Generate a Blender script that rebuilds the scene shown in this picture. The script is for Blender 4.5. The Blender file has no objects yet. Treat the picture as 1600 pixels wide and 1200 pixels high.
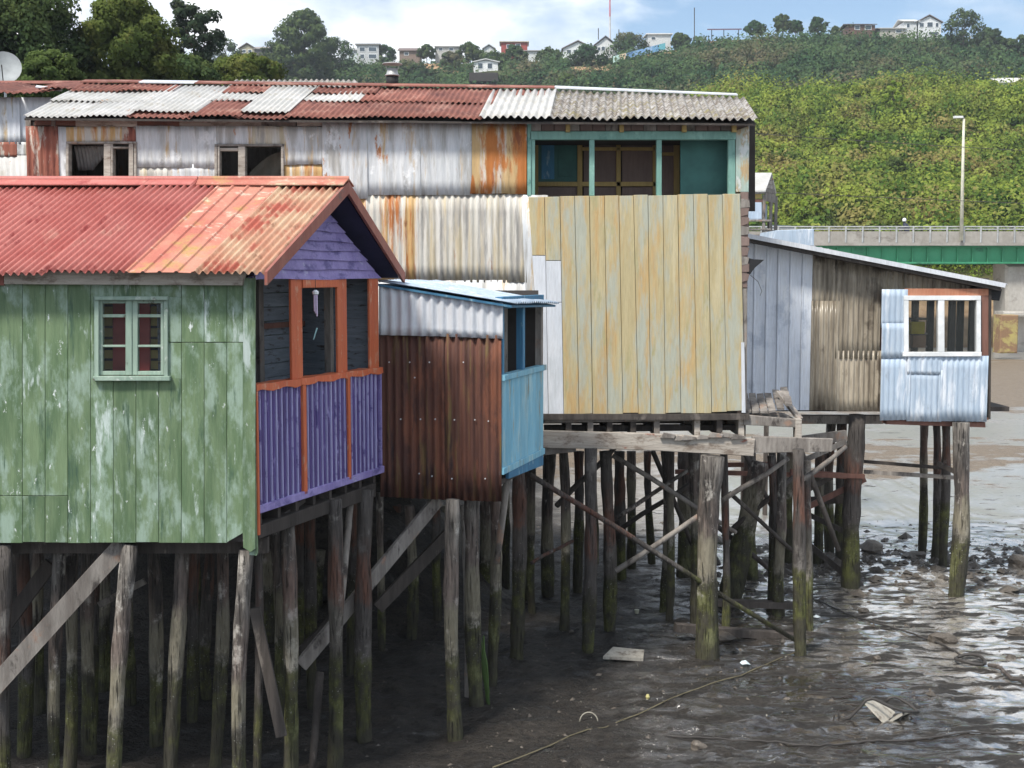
import bpy, math, random
import numpy as np
from mathutils import Vector, Matrix

# ------------------------------------------------------------------ camera, sky, sun, exposure
SC = bpy.context.scene
COL = SC.collection
FPX, CX, CY, HOR = 2000.0, 800.0, 600.0, 430.0
CAMZ = 5.4
PITCH = math.atan((CY - HOR) / FPX)
cd = bpy.data.cameras.new('camera'); cam = bpy.data.objects.new('camera', cd); COL.objects.link(cam)
cam.location = (0, 0, CAMZ); cam.rotation_euler = (math.pi / 2 - PITCH, 0, 0)
cd.sensor_fit = 'HORIZONTAL'; cd.sensor_width = 36; cd.lens = 36 * FPX / 1600
cd.clip_start = .1; cd.clip_end = 6000
SC.camera = cam
SUNV = Vector((-.34, -.46, .82)).normalized()
world = bpy.data.worlds.new('World'); SC.world = world; world.use_nodes = True
def build_world():
    nt = world.node_tree; N = nt.nodes; L = nt.links; N.clear()
    out = N.new('ShaderNodeOutputWorld'); bg = N.new('ShaderNodeBackground'); bg.inputs[1].default_value = 1.0
    sky = N.new('ShaderNodeTexSky'); sky.sky_type = 'NISHITA'; sky.sun_disc = False
    sky.sun_elevation = math.asin(SUNV.z); sky.sun_rotation = math.atan2(SUNV.x, SUNV.y)
    sky.air_density = 1.0; sky.dust_density = .6; sky.ozone_density = 2.0
    sc = N.new('ShaderNodeVectorMath'); sc.operation = 'SCALE'; sc.inputs['Scale'].default_value = .1
    L.new(sky.outputs[0], sc.inputs[0])
    tc = N.new('ShaderNodeTexCoord'); mp = N.new('ShaderNodeMapping')
    mp.inputs['Scale'].default_value = (1, 1, 2.2); mp.inputs['Location'].default_value = (3.13, .4, .62)
    L.new(tc.outputs['Generated'], mp.inputs[0])
    n1 = N.new('ShaderNodeTexNoise'); n1.inputs['Scale'].default_value = 3.4; n1.inputs['Detail'].default_value = 9
    n1.inputs['Roughness'].default_value = .52; n1.inputs['Distortion'].default_value = .25
    L.new(mp.outputs[0], n1.inputs['Vector'])
    r1 = N.new('ShaderNodeMapRange'); r1.interpolation_type = 'SMOOTHSTEP'
    r1.inputs[1].default_value = .40; r1.inputs[2].default_value = .53; L.new(n1.outputs[0], r1.inputs[0])
    n2 = N.new('ShaderNodeTexNoise'); n2.inputs['Scale'].default_value = 8; n2.inputs['Detail'].default_value = 8
    L.new(mp.outputs[0], n2.inputs['Vector'])
    r2 = N.new('ShaderNodeMapRange'); r2.inputs[1].default_value = .38; r2.inputs[2].default_value = .68; L.new(n2.outputs[0], r2.inputs[0])
    cm = N.new('ShaderNodeMix'); cm.data_type = 'RGBA'
    cm.inputs['A'].default_value = (.42, .51, .63, 1); cm.inputs['B'].default_value = (1.15, 1.15, 1.13, 1)
    L.new(r2.outputs[0], cm.inputs['Factor'])
    mx = N.new('ShaderNodeMix'); mx.data_type = 'RGBA'
    L.new(r1.outputs[0], mx.inputs['Factor']); L.new(sc.outputs[0], mx.inputs['A']); L.new(cm.outputs['Result'], mx.inputs['B'])
    L.new(mx.outputs['Result'], bg.inputs[0]); L.new(bg.outputs[0], out.inputs[0])
build_world()
sd = bpy.data.lights.new('sun', 'SUN'); sd.energy = 3.2; sd.angle = math.radians(9); sd.color = (1, .95, .86)
so = bpy.data.objects.new('sun', sd); COL.objects.link(so); so.rotation_euler = SUNV.to_track_quat('Z', 'Y').to_euler()
so.location = (-30, 0, 60)
SC.view_settings.view_transform = 'Standard'; SC.view_settings.look = 'None'
SC.view_settings.exposure = .64; SC.view_settings.gamma = 1; SC.view_settings.use_curve_mapping = False
SC.render.engine = 'CYCLES'
SC.cycles.max_bounces = 8; SC.cycles.transparent_max_bounces = 12; SC.cycles.use_denoising = True

random.seed(7); RNG = np.random.default_rng(7)
U = random.uniform

# ------------------------------------------------------------------ projection helpers (used to read real positions off the photograph)
CP, SP = math.cos(PITCH), math.sin(PITCH)
def ray(px, py):
    u = (px - CX) / FPX; v = (CY - py) / FPX
    return Vector((u, CP + v * SP, -SP + v * CP))
def P(px, py, Y):
    d = ray(px, py); t = Y / d.y
    return Vector((d.x * t, Y, CAMZ + d.z * t))
def G(px, py, z=0.0):
    d = ray(px, py); t = (z - CAMZ) / d.z
    return Vector((d.x * t, d.y * t, z))
class F:                                   # a vertical facade plane: origin, horizontal direction; normal faces the camera side
    def __init__(s, O, u):
        s.O = Vector(O); s.u = Vector(u).normalized(); s.z = Vector((0, 0, 1)); s.n = s.u.cross(s.z)
    def uv(s, px, py, n=0.0):
        d = ray(px, py); o = Vector((0, 0, CAMZ)); q = s.O + s.n * n
        t = (q - o).dot(s.n) / d.dot(s.n); p = o + d * t
        return ((p - s.O).dot(s.u), p.z)
    def pt(s, u, v, n=0.0):
        p = s.O + s.u * u + s.n * n; return Vector((p.x, p.y, v))

# ------------------------------------------------------------------ mesh building
class MB:
    def __init__(s): s.v = []; s.f = []
    def add(s, vs, fs):
        b = len(s.v); s.v += [tuple(v) for v in vs]; s.f += [tuple(i + b for i in f) for f in fs]; return s
    def hexa(s, a, b):                    # two quads
        return s.add(list(a) + list(b), [(3, 2, 1, 0), (4, 5, 6, 7), (0, 1, 5, 4), (1, 2, 6, 5), (2, 3, 7, 6), (3, 0, 4, 7)])
    def box(s, c, h):
        x, y, z = c; a, b, d = h
        return s.hexa([(x-a, y-b, z-d), (x+a, y-b, z-d), (x+a, y+b, z-d), (x-a, y+b, z-d)],
                      [(x-a, y-b, z+d), (x+a, y-b, z+d), (x+a, y+b, z+d), (x-a, y+b, z+d)])
    def bar(s, p, q, w, h, up=(0, 0, 1)):
        p = Vector(p); q = Vector(q); d = (q - p).normalized(); up = Vector(up)
        sd = d.cross(up)
        if sd.length < 1e-4: sd = d.cross(Vector((0, 1, 0)))
        sd.normalize(); up2 = sd.cross(d)
        a = [p + sd * x * w / 2 + up2 * y * h / 2 for x, y in ((-1, -1), (1, -1), (1, 1), (-1, 1))]
        b = [v + (q - p) for v in a]
        return s.hexa(a, b)
    def tube(s, pts, rad, n=8, cap=True, jit=0.0, lobes=0.0):
        pts = [Vector(p) for p in pts]; m = len(pts)
        rads = rad if isinstance(rad, (list, tuple)) else [rad] * m
        b = len(s.v); ref = Vector((.31, .95, .05))
        ph = U(0, 6)
        for i, p in enumerate(pts):
            d = (pts[min(i + 1, m - 1)] - pts[max(i - 1, 0)]).normalized()
            r = ref if abs(d.dot(ref)) < .95 else Vector((1, 0, 0))
            a = d.cross(r).normalized(); c = d.cross(a)
            for k in range(n):
                t = 2 * math.pi * k / n
                R = rads[i] * (1 + lobes * math.sin(2 * t + ph) + lobes * .6 * math.sin(5 * t + ph * 2) + U(-jit, jit))
                s.v.append(tuple(p + a * math.cos(t) * R + c * math.sin(t) * R))
        for i in range(m - 1):
            for k in range(n):
                k2 = (k + 1) % n
                s.f.append((b + i * n + k, b + i * n + k2, b + (i + 1) * n + k2, b + (i + 1) * n + k))
        if cap:
            s.f.append(tuple(b + k for k in reversed(range(n)))); s.f.append(tuple(b + (m - 1) * n + k for k in range(n)))
        return s
    def prism(s, fc, poly, n0, n1, ch=0.0):      # poly: (u, v) in order, on a facade
        k = len(poly); cu = sum(p[0] for p in poly) / k; cv = sum(p[1] for p in poly) / k
        sg = lambda x: 1 if x > 1e-6 else (-1 if x < -1e-6 else 0)
        rings = [[fc.pt(u, v, n0) for u, v in poly]]
        if ch > 0:
            rings.append([fc.pt(u, v, n1 - ch) for u, v in poly])
            rings.append([fc.pt(u - sg(u - cu) * ch, v - sg(v - cv) * ch, n1) for u, v in poly])
        else: rings.append([fc.pt(u, v, n1) for u, v in poly])
        b = len(s.v)
        for r in rings: s.v += [tuple(x) for x in r]
        s.f.append(tuple(b + i for i in range(k)))
        for j in range(len(rings) - 1):
            for i in range(k):
                i2 = (i + 1) % k
                s.f.append((b + j * k + i, b + (j + 1) * k + i, b + (j + 1) * k + i2, b + j * k + i2))
        t = b + (len(rings) - 1) * k
        s.f.append(tuple(t + i for i in reversed(range(k))))
        return s
    def corr(s, pos, W, wave=.08, amp=.012, prof='sine', vb=lambda u: 0.0, vt=lambda u: 1.0, rows=4, wob=.004, thick=.004, spw=8, ph=0.0):
        """corrugated sheet: pos(u, v, n) -> point; u in 0..W, v between vb(u) and vt(u)"""
        amp = amp * (1.05 if prof == 'sine' else 1.0)
        n = max(4, int(W / wave * spw)); us = [W * i / n for i in range(n + 1)]
        if prof == 'rib':                         # flat pan with narrow raised ribs
            us = []
            x = 0
            while x < W - 1e-6:
                for dx in (0, .012, .03, .042): 
                    if x + dx < W: us.append(x + dx)
                x += wave
            us.append(W)
        def h(u):
            t = (u / wave + ph) % 1
            if prof == 'sine': return amp * math.sin(2 * math.pi * t)
            if prof == 'trap': return amp * max(-1, min(1, 1.8 * math.sin(2 * math.pi * t)))
            if prof == 'rib':
                d = (u % wave)
                return amp if .011 < d < .031 else 0
            return 0
        w1, w2, w3 = U(0, 6), U(0, 6), U(0, 6)
        b = len(s.v); m = rows + 1
        for side in (0, 1):
            for i, u in enumerate(us):
                a0, a1 = vb(u), vt(u)
                for j in range(m):
                    v = a0 + (a1 - a0) * j / rows
                    q = h(u) + wob * (math.sin(3.1 * u + w1) + math.sin(2.3 * v + 1.7 * u + w2) + .7 * math.sin(9 * u + w3 + 2 * v)) - side * thick
                    s.v.append(tuple(pos(u, v, q)))
        k = len(us)
        for side in (0, 1):
            o = b + side * k * m
            for i in range(k - 1):
                for j in range(rows):
                    q = (o + i * m + j, o + (i + 1) * m + j, o + (i + 1) * m + j + 1, o + i * m + j + 1)
                    s.f.append(q if side == 0 else q[::-1])
        o2 = k * m
        for i in range(k - 1):
            for j in (0, rows):
                a, c = b + i * m + j, b + (i + 1) * m + j
                s.f.append((a, a + o2, c + o2, c) if j == 0 else (a, c, c + o2, a + o2))
        for j in range(rows):
            for i in (0, k - 1):
                a, c = b + i * m + j, b + i * m + j + 1
                s.f.append((a, c, c + o2, a + o2) if i == 0 else (a, a + o2, c + o2, c))
        return s

def obj(name, mb, mat, parent=None, smooth=False):
    vs = np.array(mb.v, dtype=np.float64)
    c = (vs.min(0) + vs.max(0)) / 2
    me = bpy.data.meshes.new(name); me.from_pydata((vs - c).tolist(), [], mb.f)
    if smooth: me.polygons.foreach_set('use_smooth', [True] * len(me.polygons))
    me.materials.append(mat)
    o = bpy.data.objects.new(name, me); COL.objects.link(o); o.location = c
    if parent is not None:
        o.parent = parent
        if parent.type == 'EMPTY' or True:
            o.matrix_parent_inverse = WM[parent.name].inverted()
    WM[o.name] = Matrix.Translation(c)
    return o
WM = {}
def thing(name, label, cat, loc, group=None):
    o = bpy.data.objects.new(name, None); COL.objects.link(o); o.location = loc; o.empty_display_size = .2
    WM[o.name] = Matrix.Translation(Vector(loc)); return tag(o, label, cat, group)
def tag(o, label, cat, group=None):
    o['label'] = label; o['category'] = cat
    if group: o['group'] = group
    return o
def struct(name, mb, mat, kind='structure', smooth=False):
    o = obj(name, mb, mat, None, smooth); o['kind'] = kind; return o

# ------------------------------------------------------------------ materials
class NT:
    def __init__(s, name):
        s.m = bpy.data.materials.new(name); s.m.use_nodes = True
        s.t = s.m.node_tree; s.N = s.t.nodes; s.L = s.t.links
        s.b = s.N['Principled BSDF']; s.o = s.N['Material Output']
        s.geo = s.N.new('ShaderNodeNewGeometry'); s.oi = s.N.new('ShaderNodeObjectInfo')
    def lk(s, a, b): s.L.new(a, b)
    def vmul(s, src, k, off=0.0):
        m = s.N.new('ShaderNodeVectorMath'); m.operation = 'MULTIPLY_ADD'; s.lk(src, m.inputs[0])
        m.inputs[1].default_value = k; m.inputs[2].default_value = (off, off * .7, off * 1.3); return m.outputs[0]
    def pos(s, k, off=0.0, rnd=0.0):
        src = s.geo.outputs['Position']
        if rnd:
            v = s.N.new('ShaderNodeMath'); v.operation = 'MULTIPLY'; s.lk(s.oi.outputs['Random'], v.inputs[0]); v.inputs[1].default_value = rnd
            a = s.N.new('ShaderNodeVectorMath'); a.operation = 'ADD'; s.lk(src, a.inputs[0]); s.lk(v.outputs[0], a.inputs[1]); src = a.outputs[0]
        return s.vmul(src, k, off)
    def noise(s, vec, scale=1.0, detail=5, rough=.6, dist=0.0):
        n = s.N.new('ShaderNodeTexNoise'); n.inputs['Scale'].default_value = scale; n.inputs['Detail'].default_value = detail
        n.inputs['Roughness'].default_value = rough; n.inputs['Distortion'].default_value = dist
        s.lk(vec, n.inputs['Vector']); return n.outputs[0]
    def rng(s, v, a, b, c=0.0, d=1.0, smooth=True):
        r = s.N.new('ShaderNodeMapRange'); r.interpolation_type = 'SMOOTHSTEP' if smooth else 'LINEAR'
        s.lk(v, r.inputs[0]); r.inputs[1].default_value = a; r.inputs[2].default_value = b; r.inputs[3].default_value = c; r.inputs[4].default_value = d
        return r.outputs[0]
    def mix(s, f, a, b, mode='MIX'):
        m = s.N.new('ShaderNodeMix'); m.data_type = 'RGBA'; m.blend_type = mode; m.clamp_factor = True
        for v, k in ((f, 'Factor'), (a, 'A'), (b, 'B')):
            if isinstance(v, (int, float)): m.inputs[k].default_value = v
            elif isinstance(v, tuple): m.inputs[k].default_value = (*v, 1) if len(v) == 3 else v
            else: s.lk(v, m.inputs[k])
        return m.outputs['Result']
    def math(s, op, a, b=0.0):
        m = s.N.new('ShaderNodeMath'); m.operation = op
        for v, i in ((a, 0), (b, 1)):
            if isinstance(v, (int, float)): m.inputs[i].default_value = v
            else: s.lk(v, m.inputs[i])
        return m.outputs[0]
    def sep(s, v):
        m = s.N.new('ShaderNodeSeparateXYZ'); s.lk(v, m.inputs[0]); return m.outputs
    def bump(s, h, dist, strength=1.0, prev=None):
        b = s.N.new('ShaderNodeBump'); b.inputs['Distance'].default_value = dist; b.inputs['Strength'].default_value = strength
        s.lk(h, b.inputs['Height'])
        if prev is not None: s.lk(prev, b.inputs['Normal'])
        return b.outputs[0]
    def vary(s, col, var):
        h = s.N.new('ShaderNodeHueSaturation'); s.lk(col, h.inputs['Color'])
        s.lk(s.rng(s.oi.outputs['Random'], 0, 1, 1 - var, 1 + var, False), h.inputs['Value']); return h.outputs[0]
    def set(s, col=None, rough=None, normal=None, metal=0.0, spec=.3):
        if col is not None:
            if isinstance(col, tuple): s.b.inputs['Base Color'].default_value = (*col, 1)
            else: s.lk(col, s.b.inputs['Base Color'])
        if rough is not None:
            if isinstance(rough, (int, float)): s.b.inputs['Roughness'].default_value = rough
            else: s.lk(rough, s.b.inputs['Roughness'])
        if normal is not None: s.lk(normal, s.b.inputs['Normal'])
        s.b.inputs['Metallic'].default_value = metal; s.b.inputs['Specular IOR Level'].default_value = spec
        return s.m

def weathered(name, c1, c2, patches=(), rough=.7, spec=.3, bump=.004, streak=(7, 7, .9), var=.12, grain=(40, 40, 5), rnd=3.0, metal=0.0):
    """paint, sheet metal or wood: two tones in streaks, then patches (colour, lo, hi, scale)"""
    t = NT(name)
    n = t.noise(t.pos(streak, 1.3, rnd), 1, 6, .65)
    col = t.mix(t.rng(n, .34, .66), c1, c2)
    for i, (c, lo, hi, sc) in enumerate(patches):
        k = t.noise(t.pos(sc, 7.7 * (i + 1), rnd * .2), 1, 7, .68)
        col = t.mix(t.rng(k, lo - .055, hi - .045), col, c)
    g = t.noise(t.pos(grain, 3.1, rnd), 1, 4, .6)
    col = t.mix(t.rng(g, .3, .75, 0, .35), col, t.mix(1.0, col, (.62, .60, .58), 'MULTIPLY'))
    r = t.rng(n, .3, .7, rough - .1, rough + .12)
    return t.set(t.vary(col, var), r, t.bump(g, bump), metal, spec)

def plain(name, c, rough=.6, var=.06, spec=.3, metal=0.0):
    t = NT(name)
    n = t.noise(t.pos((3, 3, 3)), 1, 4)
    return t.set(t.vary(t.mix(t.rng(n, .3, .7), tuple(x * .8 for x in c), tuple(min(1, x * 1.12) for x in c)), var), rough, None, metal, spec)

S = lambda a: (a, a, a)
M = {}
M['green'] = weathered('green_paint', (.095, .155, .08), (.165, .235, .13),
    [((.27, .36, .29), .52, .68, (5, 5, 2.2)), ((.46, .54, .51), .64, .70, (4.2, 4.2, .9)), ((.06, .11, .07), .62, .74, (9, 9, 1.2)), ((.62, .67, .66), .69, .73, (13, 13, 6))], rough=.6, var=.10, streak=(9, 9, 1.3))
M['green_trim'] = weathered('pale_green_trim', (.24, .33, .27), (.32, .41, .34), [((.5, .55, .5), .64, .72, (9, 9, 9)), ((.10, .09, .07), .68, .74, (7, 7, 7))], rough=.6)
M['red_roof'] = weathered('red_roof_paint', (.44, .125, .105), (.50, .18, .155), [((.58, .32, .25), .62, .78, (1.6, 1.6, 1.6)), ((.30, .055, .05), .62, .75, (3, 3, 3))], rough=.5, spec=.4, streak=(2, 2, 2), var=.05)
M['faded_roof'] = weathered('faded_roof_paint', (.52, .26, .17), (.62, .44, .30), [((.46, .13, .09), .54, .66, (2.4, 2.4, 2.4)), ((.30, .16, .10), .62, .74, (6, 6, 6))], rough=.55, streak=(3, 3, 3), var=.05)
M['flat_roof'] = weathered('lichen_red_roof', (.45, .15, .11), (.53, .25, .18), [((.42, .27, .10), .60, .72, (2.2, 2.2, 2.2)), ((.62, .46, .36), .62, .70, (3, 7, 5)), ((.60, .50, .34), .66, .74, (2, 2, 3))], rough=.6, streak=(2, 2, 2), var=.03)
M['barge'] = weathered('bargeboard_paint', (.29, .10, .078), (.36, .15, .115), [((.2, .12, .10), .6, .74, (8, 8, 8))], rough=.6, var=.05)
M['orange'] = weathered('orange_paint', (.56, .125, .055), (.62, .17, .075), [((.62, .30, .19), .6, .7, (9, 9, 5)), ((.2, .12, .1), .7, .76, (20, 20, 9))], rough=.55, var=.06)
M['purple'] = weathered('purple_paint', (.062, .036, .165), (.09, .056, .225), [((.30, .27, .52), .63, .72, (11, 11, 3))], rough=.42, spec=.5, var=.05)
M['lilac'] = weathered('lilac_paint', (.235, .19, .44), (.32, .27, .53), [((.12, .10, .27), .55, .7, (4, 4, 9)), ((.40, .38, .58), .64, .72, (6, 6, 9))], rough=.55, var=.08, streak=(5, 5, 9))
M['ridge_light'] = weathered('painted_ridge_light', (.36, .34, .60), (.46, .44, .68), [((.15, .12, .32), .6, .7, (6, 6, 5))], rough=.5, var=.06)  # lit tone of the porch ridges, put into the colour
M['navy'] = plain('navy_soffit', (.03, .03, .075), .7)
M['slate'] = weathered('dark_slate_boards', (.19, .225, .265), (.27, .31, .36), [((.07, .055, .05), .6, .72, (4, 4, 18))], rough=.6, streak=(2, 2, 20), var=.2, grain=(6, 6, 50))
M['grey_wood'] = weathered('weathered_grey_wood', (.17, .15, .135), (.30, .275, .25), [((.07, .06, .055), .58, .72, (6, 6, 3)), ((.30, .20, .15), .62, .72, (3, 3, 3))], rough=.85, var=.22, bump=.008, grain=(30, 30, 9))
M['pale_wood'] = weathered('pale_weathered_plank', (.34, .30, .26), (.47, .43, .38), [((.20, .16, .13), .55, .7, (4, 4, 8)), ((.25, .10, .07), .67, .73, (2, 2, 4))], rough=.85, var=.14, streak=(1, 3, 14), bump=.008, grain=(6, 20, 40))
M['dark_wood'] = weathered('dark_damp_wood', (.045, .038, .034), (.085, .073, .066), [((.15, .13, .115), .62, .74, (5, 5, 2))], rough=.8, var=.25, bump=.008)
M['galv'] = weathered('galvanised_sheet', (.55, .57, .59), (.68, .69, .70), [((.40, .39, .37), .52, .68, (6, 6, .8)), ((.50, .36, .20), .60, .72, (7, 7, .9)), ((.43, .17, .06), .675, .72, (5, 5, 1.4)), ((.74, .75, .76), .62, .7, (3, 3, 2))], rough=.6, spec=.35, var=.07, streak=(9, 9, .6))
M['galv_rust'] = weathered('rust_streaked_sheet', (.55, .53, .48), (.65, .63, .58), [((.55, .36, .16), .48, .62, (8, 8, .5)), ((.42, .15, .045), .56, .66, (5, 5, .6)), ((.22, .075, .035), .66, .72, (5, 5, 1))], rough=.7, var=.06, streak=(9, 9, .5))
M['galv_yellow'] = weathered('yellowed_sheet', (.56, .54, .48), (.66, .64, .60), [((.52, .45, .32), .5, .66, (8, 8, .5)), ((.38, .36, .33), .56, .68, (7, 7, .8)), ((.45, .20, .08), .68, .73, (6, 6, .9))], rough=.65, var=.06, streak=(9, 9, .5))
M['rust_run'] = weathered('heavy_rust_runs', (.58, .55, .50), (.66, .63, .58), [((.52, .36, .18), .44, .58, (6, 6, .5)), ((.44, .16, .045), .50, .58, (3.4, 3.4, .7)), ((.24, .08, .035), .60, .68, (4, 4, 1))], rough=.75, var=.02, streak=(9, 9, .5))
M['rust_old'] = weathered('rust_red_sheet', (.25, .085, .06), (.33, .13, .09), [((.52, .46, .40), .56, .64, (8, 8, 2.2)), ((.15, .05, .04), .6, .7, (6, 6, 2))], rough=.8, var=.1)
M['rust_roof'] = weathered('rust_roof_sheet', (.19, .075, .058), (.28, .115, .09), [((.36, .19, .15), .58, .7, (2.5, 2.5, 2.5)), ((.13, .05, .045), .6, .72, (4, 4, 4))], rough=.8, var=.16, streak=(3, 3, 3))
M['grey_roof'] = weathered('pale_grey_roof_sheet', (.44, .435, .42), (.55, .54, .53), [((.42, .40, .36), .56, .7, (4, 4, 4)), ((.40, .24, .16), .68, .74, (6, 6, 6))], rough=.6, var=.07, streak=(3, 3, 3))
M['cement_roof'] = weathered('mossy_fibre_cement', (.28, .265, .25), (.44, .425, .41), [((.16, .13, .105), .50, .64, (9, 9, 9)), ((.25, .22, .12), .58, .68, (5, 5, 5)), ((.55, .54, .52), .66, .72, (12, 12, 12))], rough=.85, var=.07, streak=(5, 5, 5))
M['white_sheet'] = weathered('white_sheet', (.58, .61, .66), (.66, .68, .72), [((.55, .58, .62), .56, .7, (3, 3, 1)), ((.45, .33, .2), .71, .75, (8, 8, 2))], rough=.42, spec=.5, var=.04, streak=(4, 4, 1))
M['lav_sheet'] = weathered('lavender_white_sheet', (.68, .73, .82), (.75, .79, .86), [((.74, .77, .82), .56, .7, (3, 3, 1)), ((.52, .57, .66), .6, .72, (2, 2, 1.5))], rough=.38, spec=.5, var=.02)
M['blue_sheet'] = weathered('pale_blue_white_sheet', (.39, .485, .60), (.47, .555, .66), [((.68, .73, .80), .58, .7, (5, 5, .8)), ((.34, .41, .50), .62, .72, (5, 5, 2))], rough=.6, spec=.3, var=.04)
M['rust_brown'] = weathered('dark_rust_sheet', (.075, .035, .028), (.13, .058, .042), [((.16, .115, .045), .55, .68, (8, 8, .6)), ((.19, .075, .045), .56, .7, (2.2, 2.2, .8)), ((.045, .027, .027), .58, .7, (4, 4, .8))], rough=.75, var=.05, spec=.25, streak=(8, 8, .5))
M['blue'] = weathered('sky_blue_paint', (.17, .42, .57), (.27, .53, .66), [((.38, .57, .62), .56, .68, (6, 6, 1.2)), ((.30, .30, .24), .62, .72, (7, 7, 1.2))], rough=.65, var=.09)
M['deep_blue'] = weathered('deep_blue_paint', (.045, .15, .27), (.07, .22, .36), [((.25, .40, .48), .62, .7, (9, 9, 3))], rough=.6)
M['yellow'] = weathered('ochre_faded_paint', (.44, .365, .205), (.51, .435, .26), [((.50, .345, .16), .515, .66, (5, 5, .45)), ((.41, .42, .345), .515, .66, (4, 4, .7)), ((.40, .36, .20), .61, .72, (9, 9, 2)), ((.54, .47, .30), .62, .72, (7, 7, .5))], rough=.7, var=.025, streak=(8, 8, .5), rnd=.25)
M['teal'] = weathered('teal_paint', (.17, .33, .28), (.21, .38, .33), [((.26, .46, .40), .6, .7, (3, 3, 3)), ((.10, .24, .21), .6, .72, (5, 5, 5))], rough=.6, var=.05)
M['teal_flat'] = plain('teal_panel', (.05, .15, .135), .6)
M['mustard'] = weathered('mustard_paint', (.40, .28, .10), (.47, .34, .13), rough=.65)
M['hardboard'] = weathered('brown_hardboard', (.17, .12, .105), (.22, .16, .14), rough=.7, streak=(3, 3, 1))
M['peel'] = weathered('peeling_teal_wood', (.42, .47, .42), (.33, .44, .39), [((.42, .31, .18), .5, .62, (9, 9, 3)), ((.58, .60, .58), .58, .66, (7, 7, 4)), ((.16, .12, .10), .66, .72, (8, 8, 5))], rough=.8)
M['redwood'] = weathered('reddish_brown_beam', (.15, .075, .058), (.22, .11, .085), rough=.75)
M['black_tar'] = plain('black_tar', (.02, .02, .022), .7)
M['white_frame'] = plain('white_plastic_frame', (.78, .80, .81), .35, .02, .5)
M['concrete'] = weathered('concrete', (.33, .31, .28), (.42, .40, .37), [((.22, .2, .18), .58, .72, (.6, .6, 1.2))], rough=.9, streak=(.7, .7, .5), grain=(6, 6, 3))
M['bridge_green'] = weathered('bridge_green_paint', (.05, .27, .14), (.065, .32, .175), [((.03, .13, .08), .58, .7, (.5, .5, .5))], rough=.55, streak=(.8, .8, .4))
M['metal_grey'] = plain('grey_metal', (.45, .46, .46), .5, .05, .4, .3)
M['iron'] = plain('dark_iron', (.05, .045, .042), .6, .1, .4)
M['cushion'] = weathered('muddy_cream_seat', (.36, .33, .28), (.46, .43, .37), [((.2, .17, .14), .56, .7, (8, 8, 8))], rough=.7)
M['rock'] = weathered('wet_rock', (.075, .062, .05), (.13, .11, .09), [((.22, .19, .16), .64, .75, (8, 8, 8))], rough=.55, spec=.5, streak=(6, 6, 6), grain=(25, 25, 25), bump=.02, var=.3)
M['rope'] = weathered('old_rope', (.11, .095, .06), (.17, .15, .095), rough=.9, streak=(5, 5, 5))
M['algae'] = plain('green_seaweed', (.055, .10, .022), .5, .2, .5)
M['shell'] = plain('pale_shell', (.36, .34, .28), .5, .2)
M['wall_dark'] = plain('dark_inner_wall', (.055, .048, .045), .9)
M['cloth'] = weathered('olive_grey_tarpaulin', (.10, .095, .075), (.15, .14, .11), rough=.9)
M['dark_sheet'] = weathered('dark_steel_sheet', (.20, .21, .21), (.27, .28, .27), rough=.6)  # dark grey steel in two streaked tones
M['asphalt'] = plain('asphalt', (.06, .06, .06), .9)

def glass(name, tint, alpha, rough=.05):
    t = NT(name); m = t.set(tint, rough, None, 0, .6)
    t.b.inputs['Alpha'].default_value = alpha
    return m
M['glass'] = glass('window_glass', (.03, .035, .04), .2)
M['clear'] = glass('clear_window_glass', (.05, .06, .06), .16)
def plastic():
    t = NT('yellowed_clear_plastic')
    n = t.noise(t.pos((7, 7, .8), 0, 2), 1, 6, .7); k = t.noise(t.pos((2, 2, 1.5), 4), 1, 5)
    col = t.mix(t.rng(n, .3, .7), (.25, .21, .16), (.50, .44, .35)); col = t.mix(t.rng(k, .54, .64), col, (.16, .13, .10))
    m = t.set(t.vary(col, .15), .3, None, 0, .5)
    t.lk(t.rng(n, .3, .7, .66, .9), t.b.inputs['Alpha']); return m
M['plastic'] = plastic()

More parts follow.
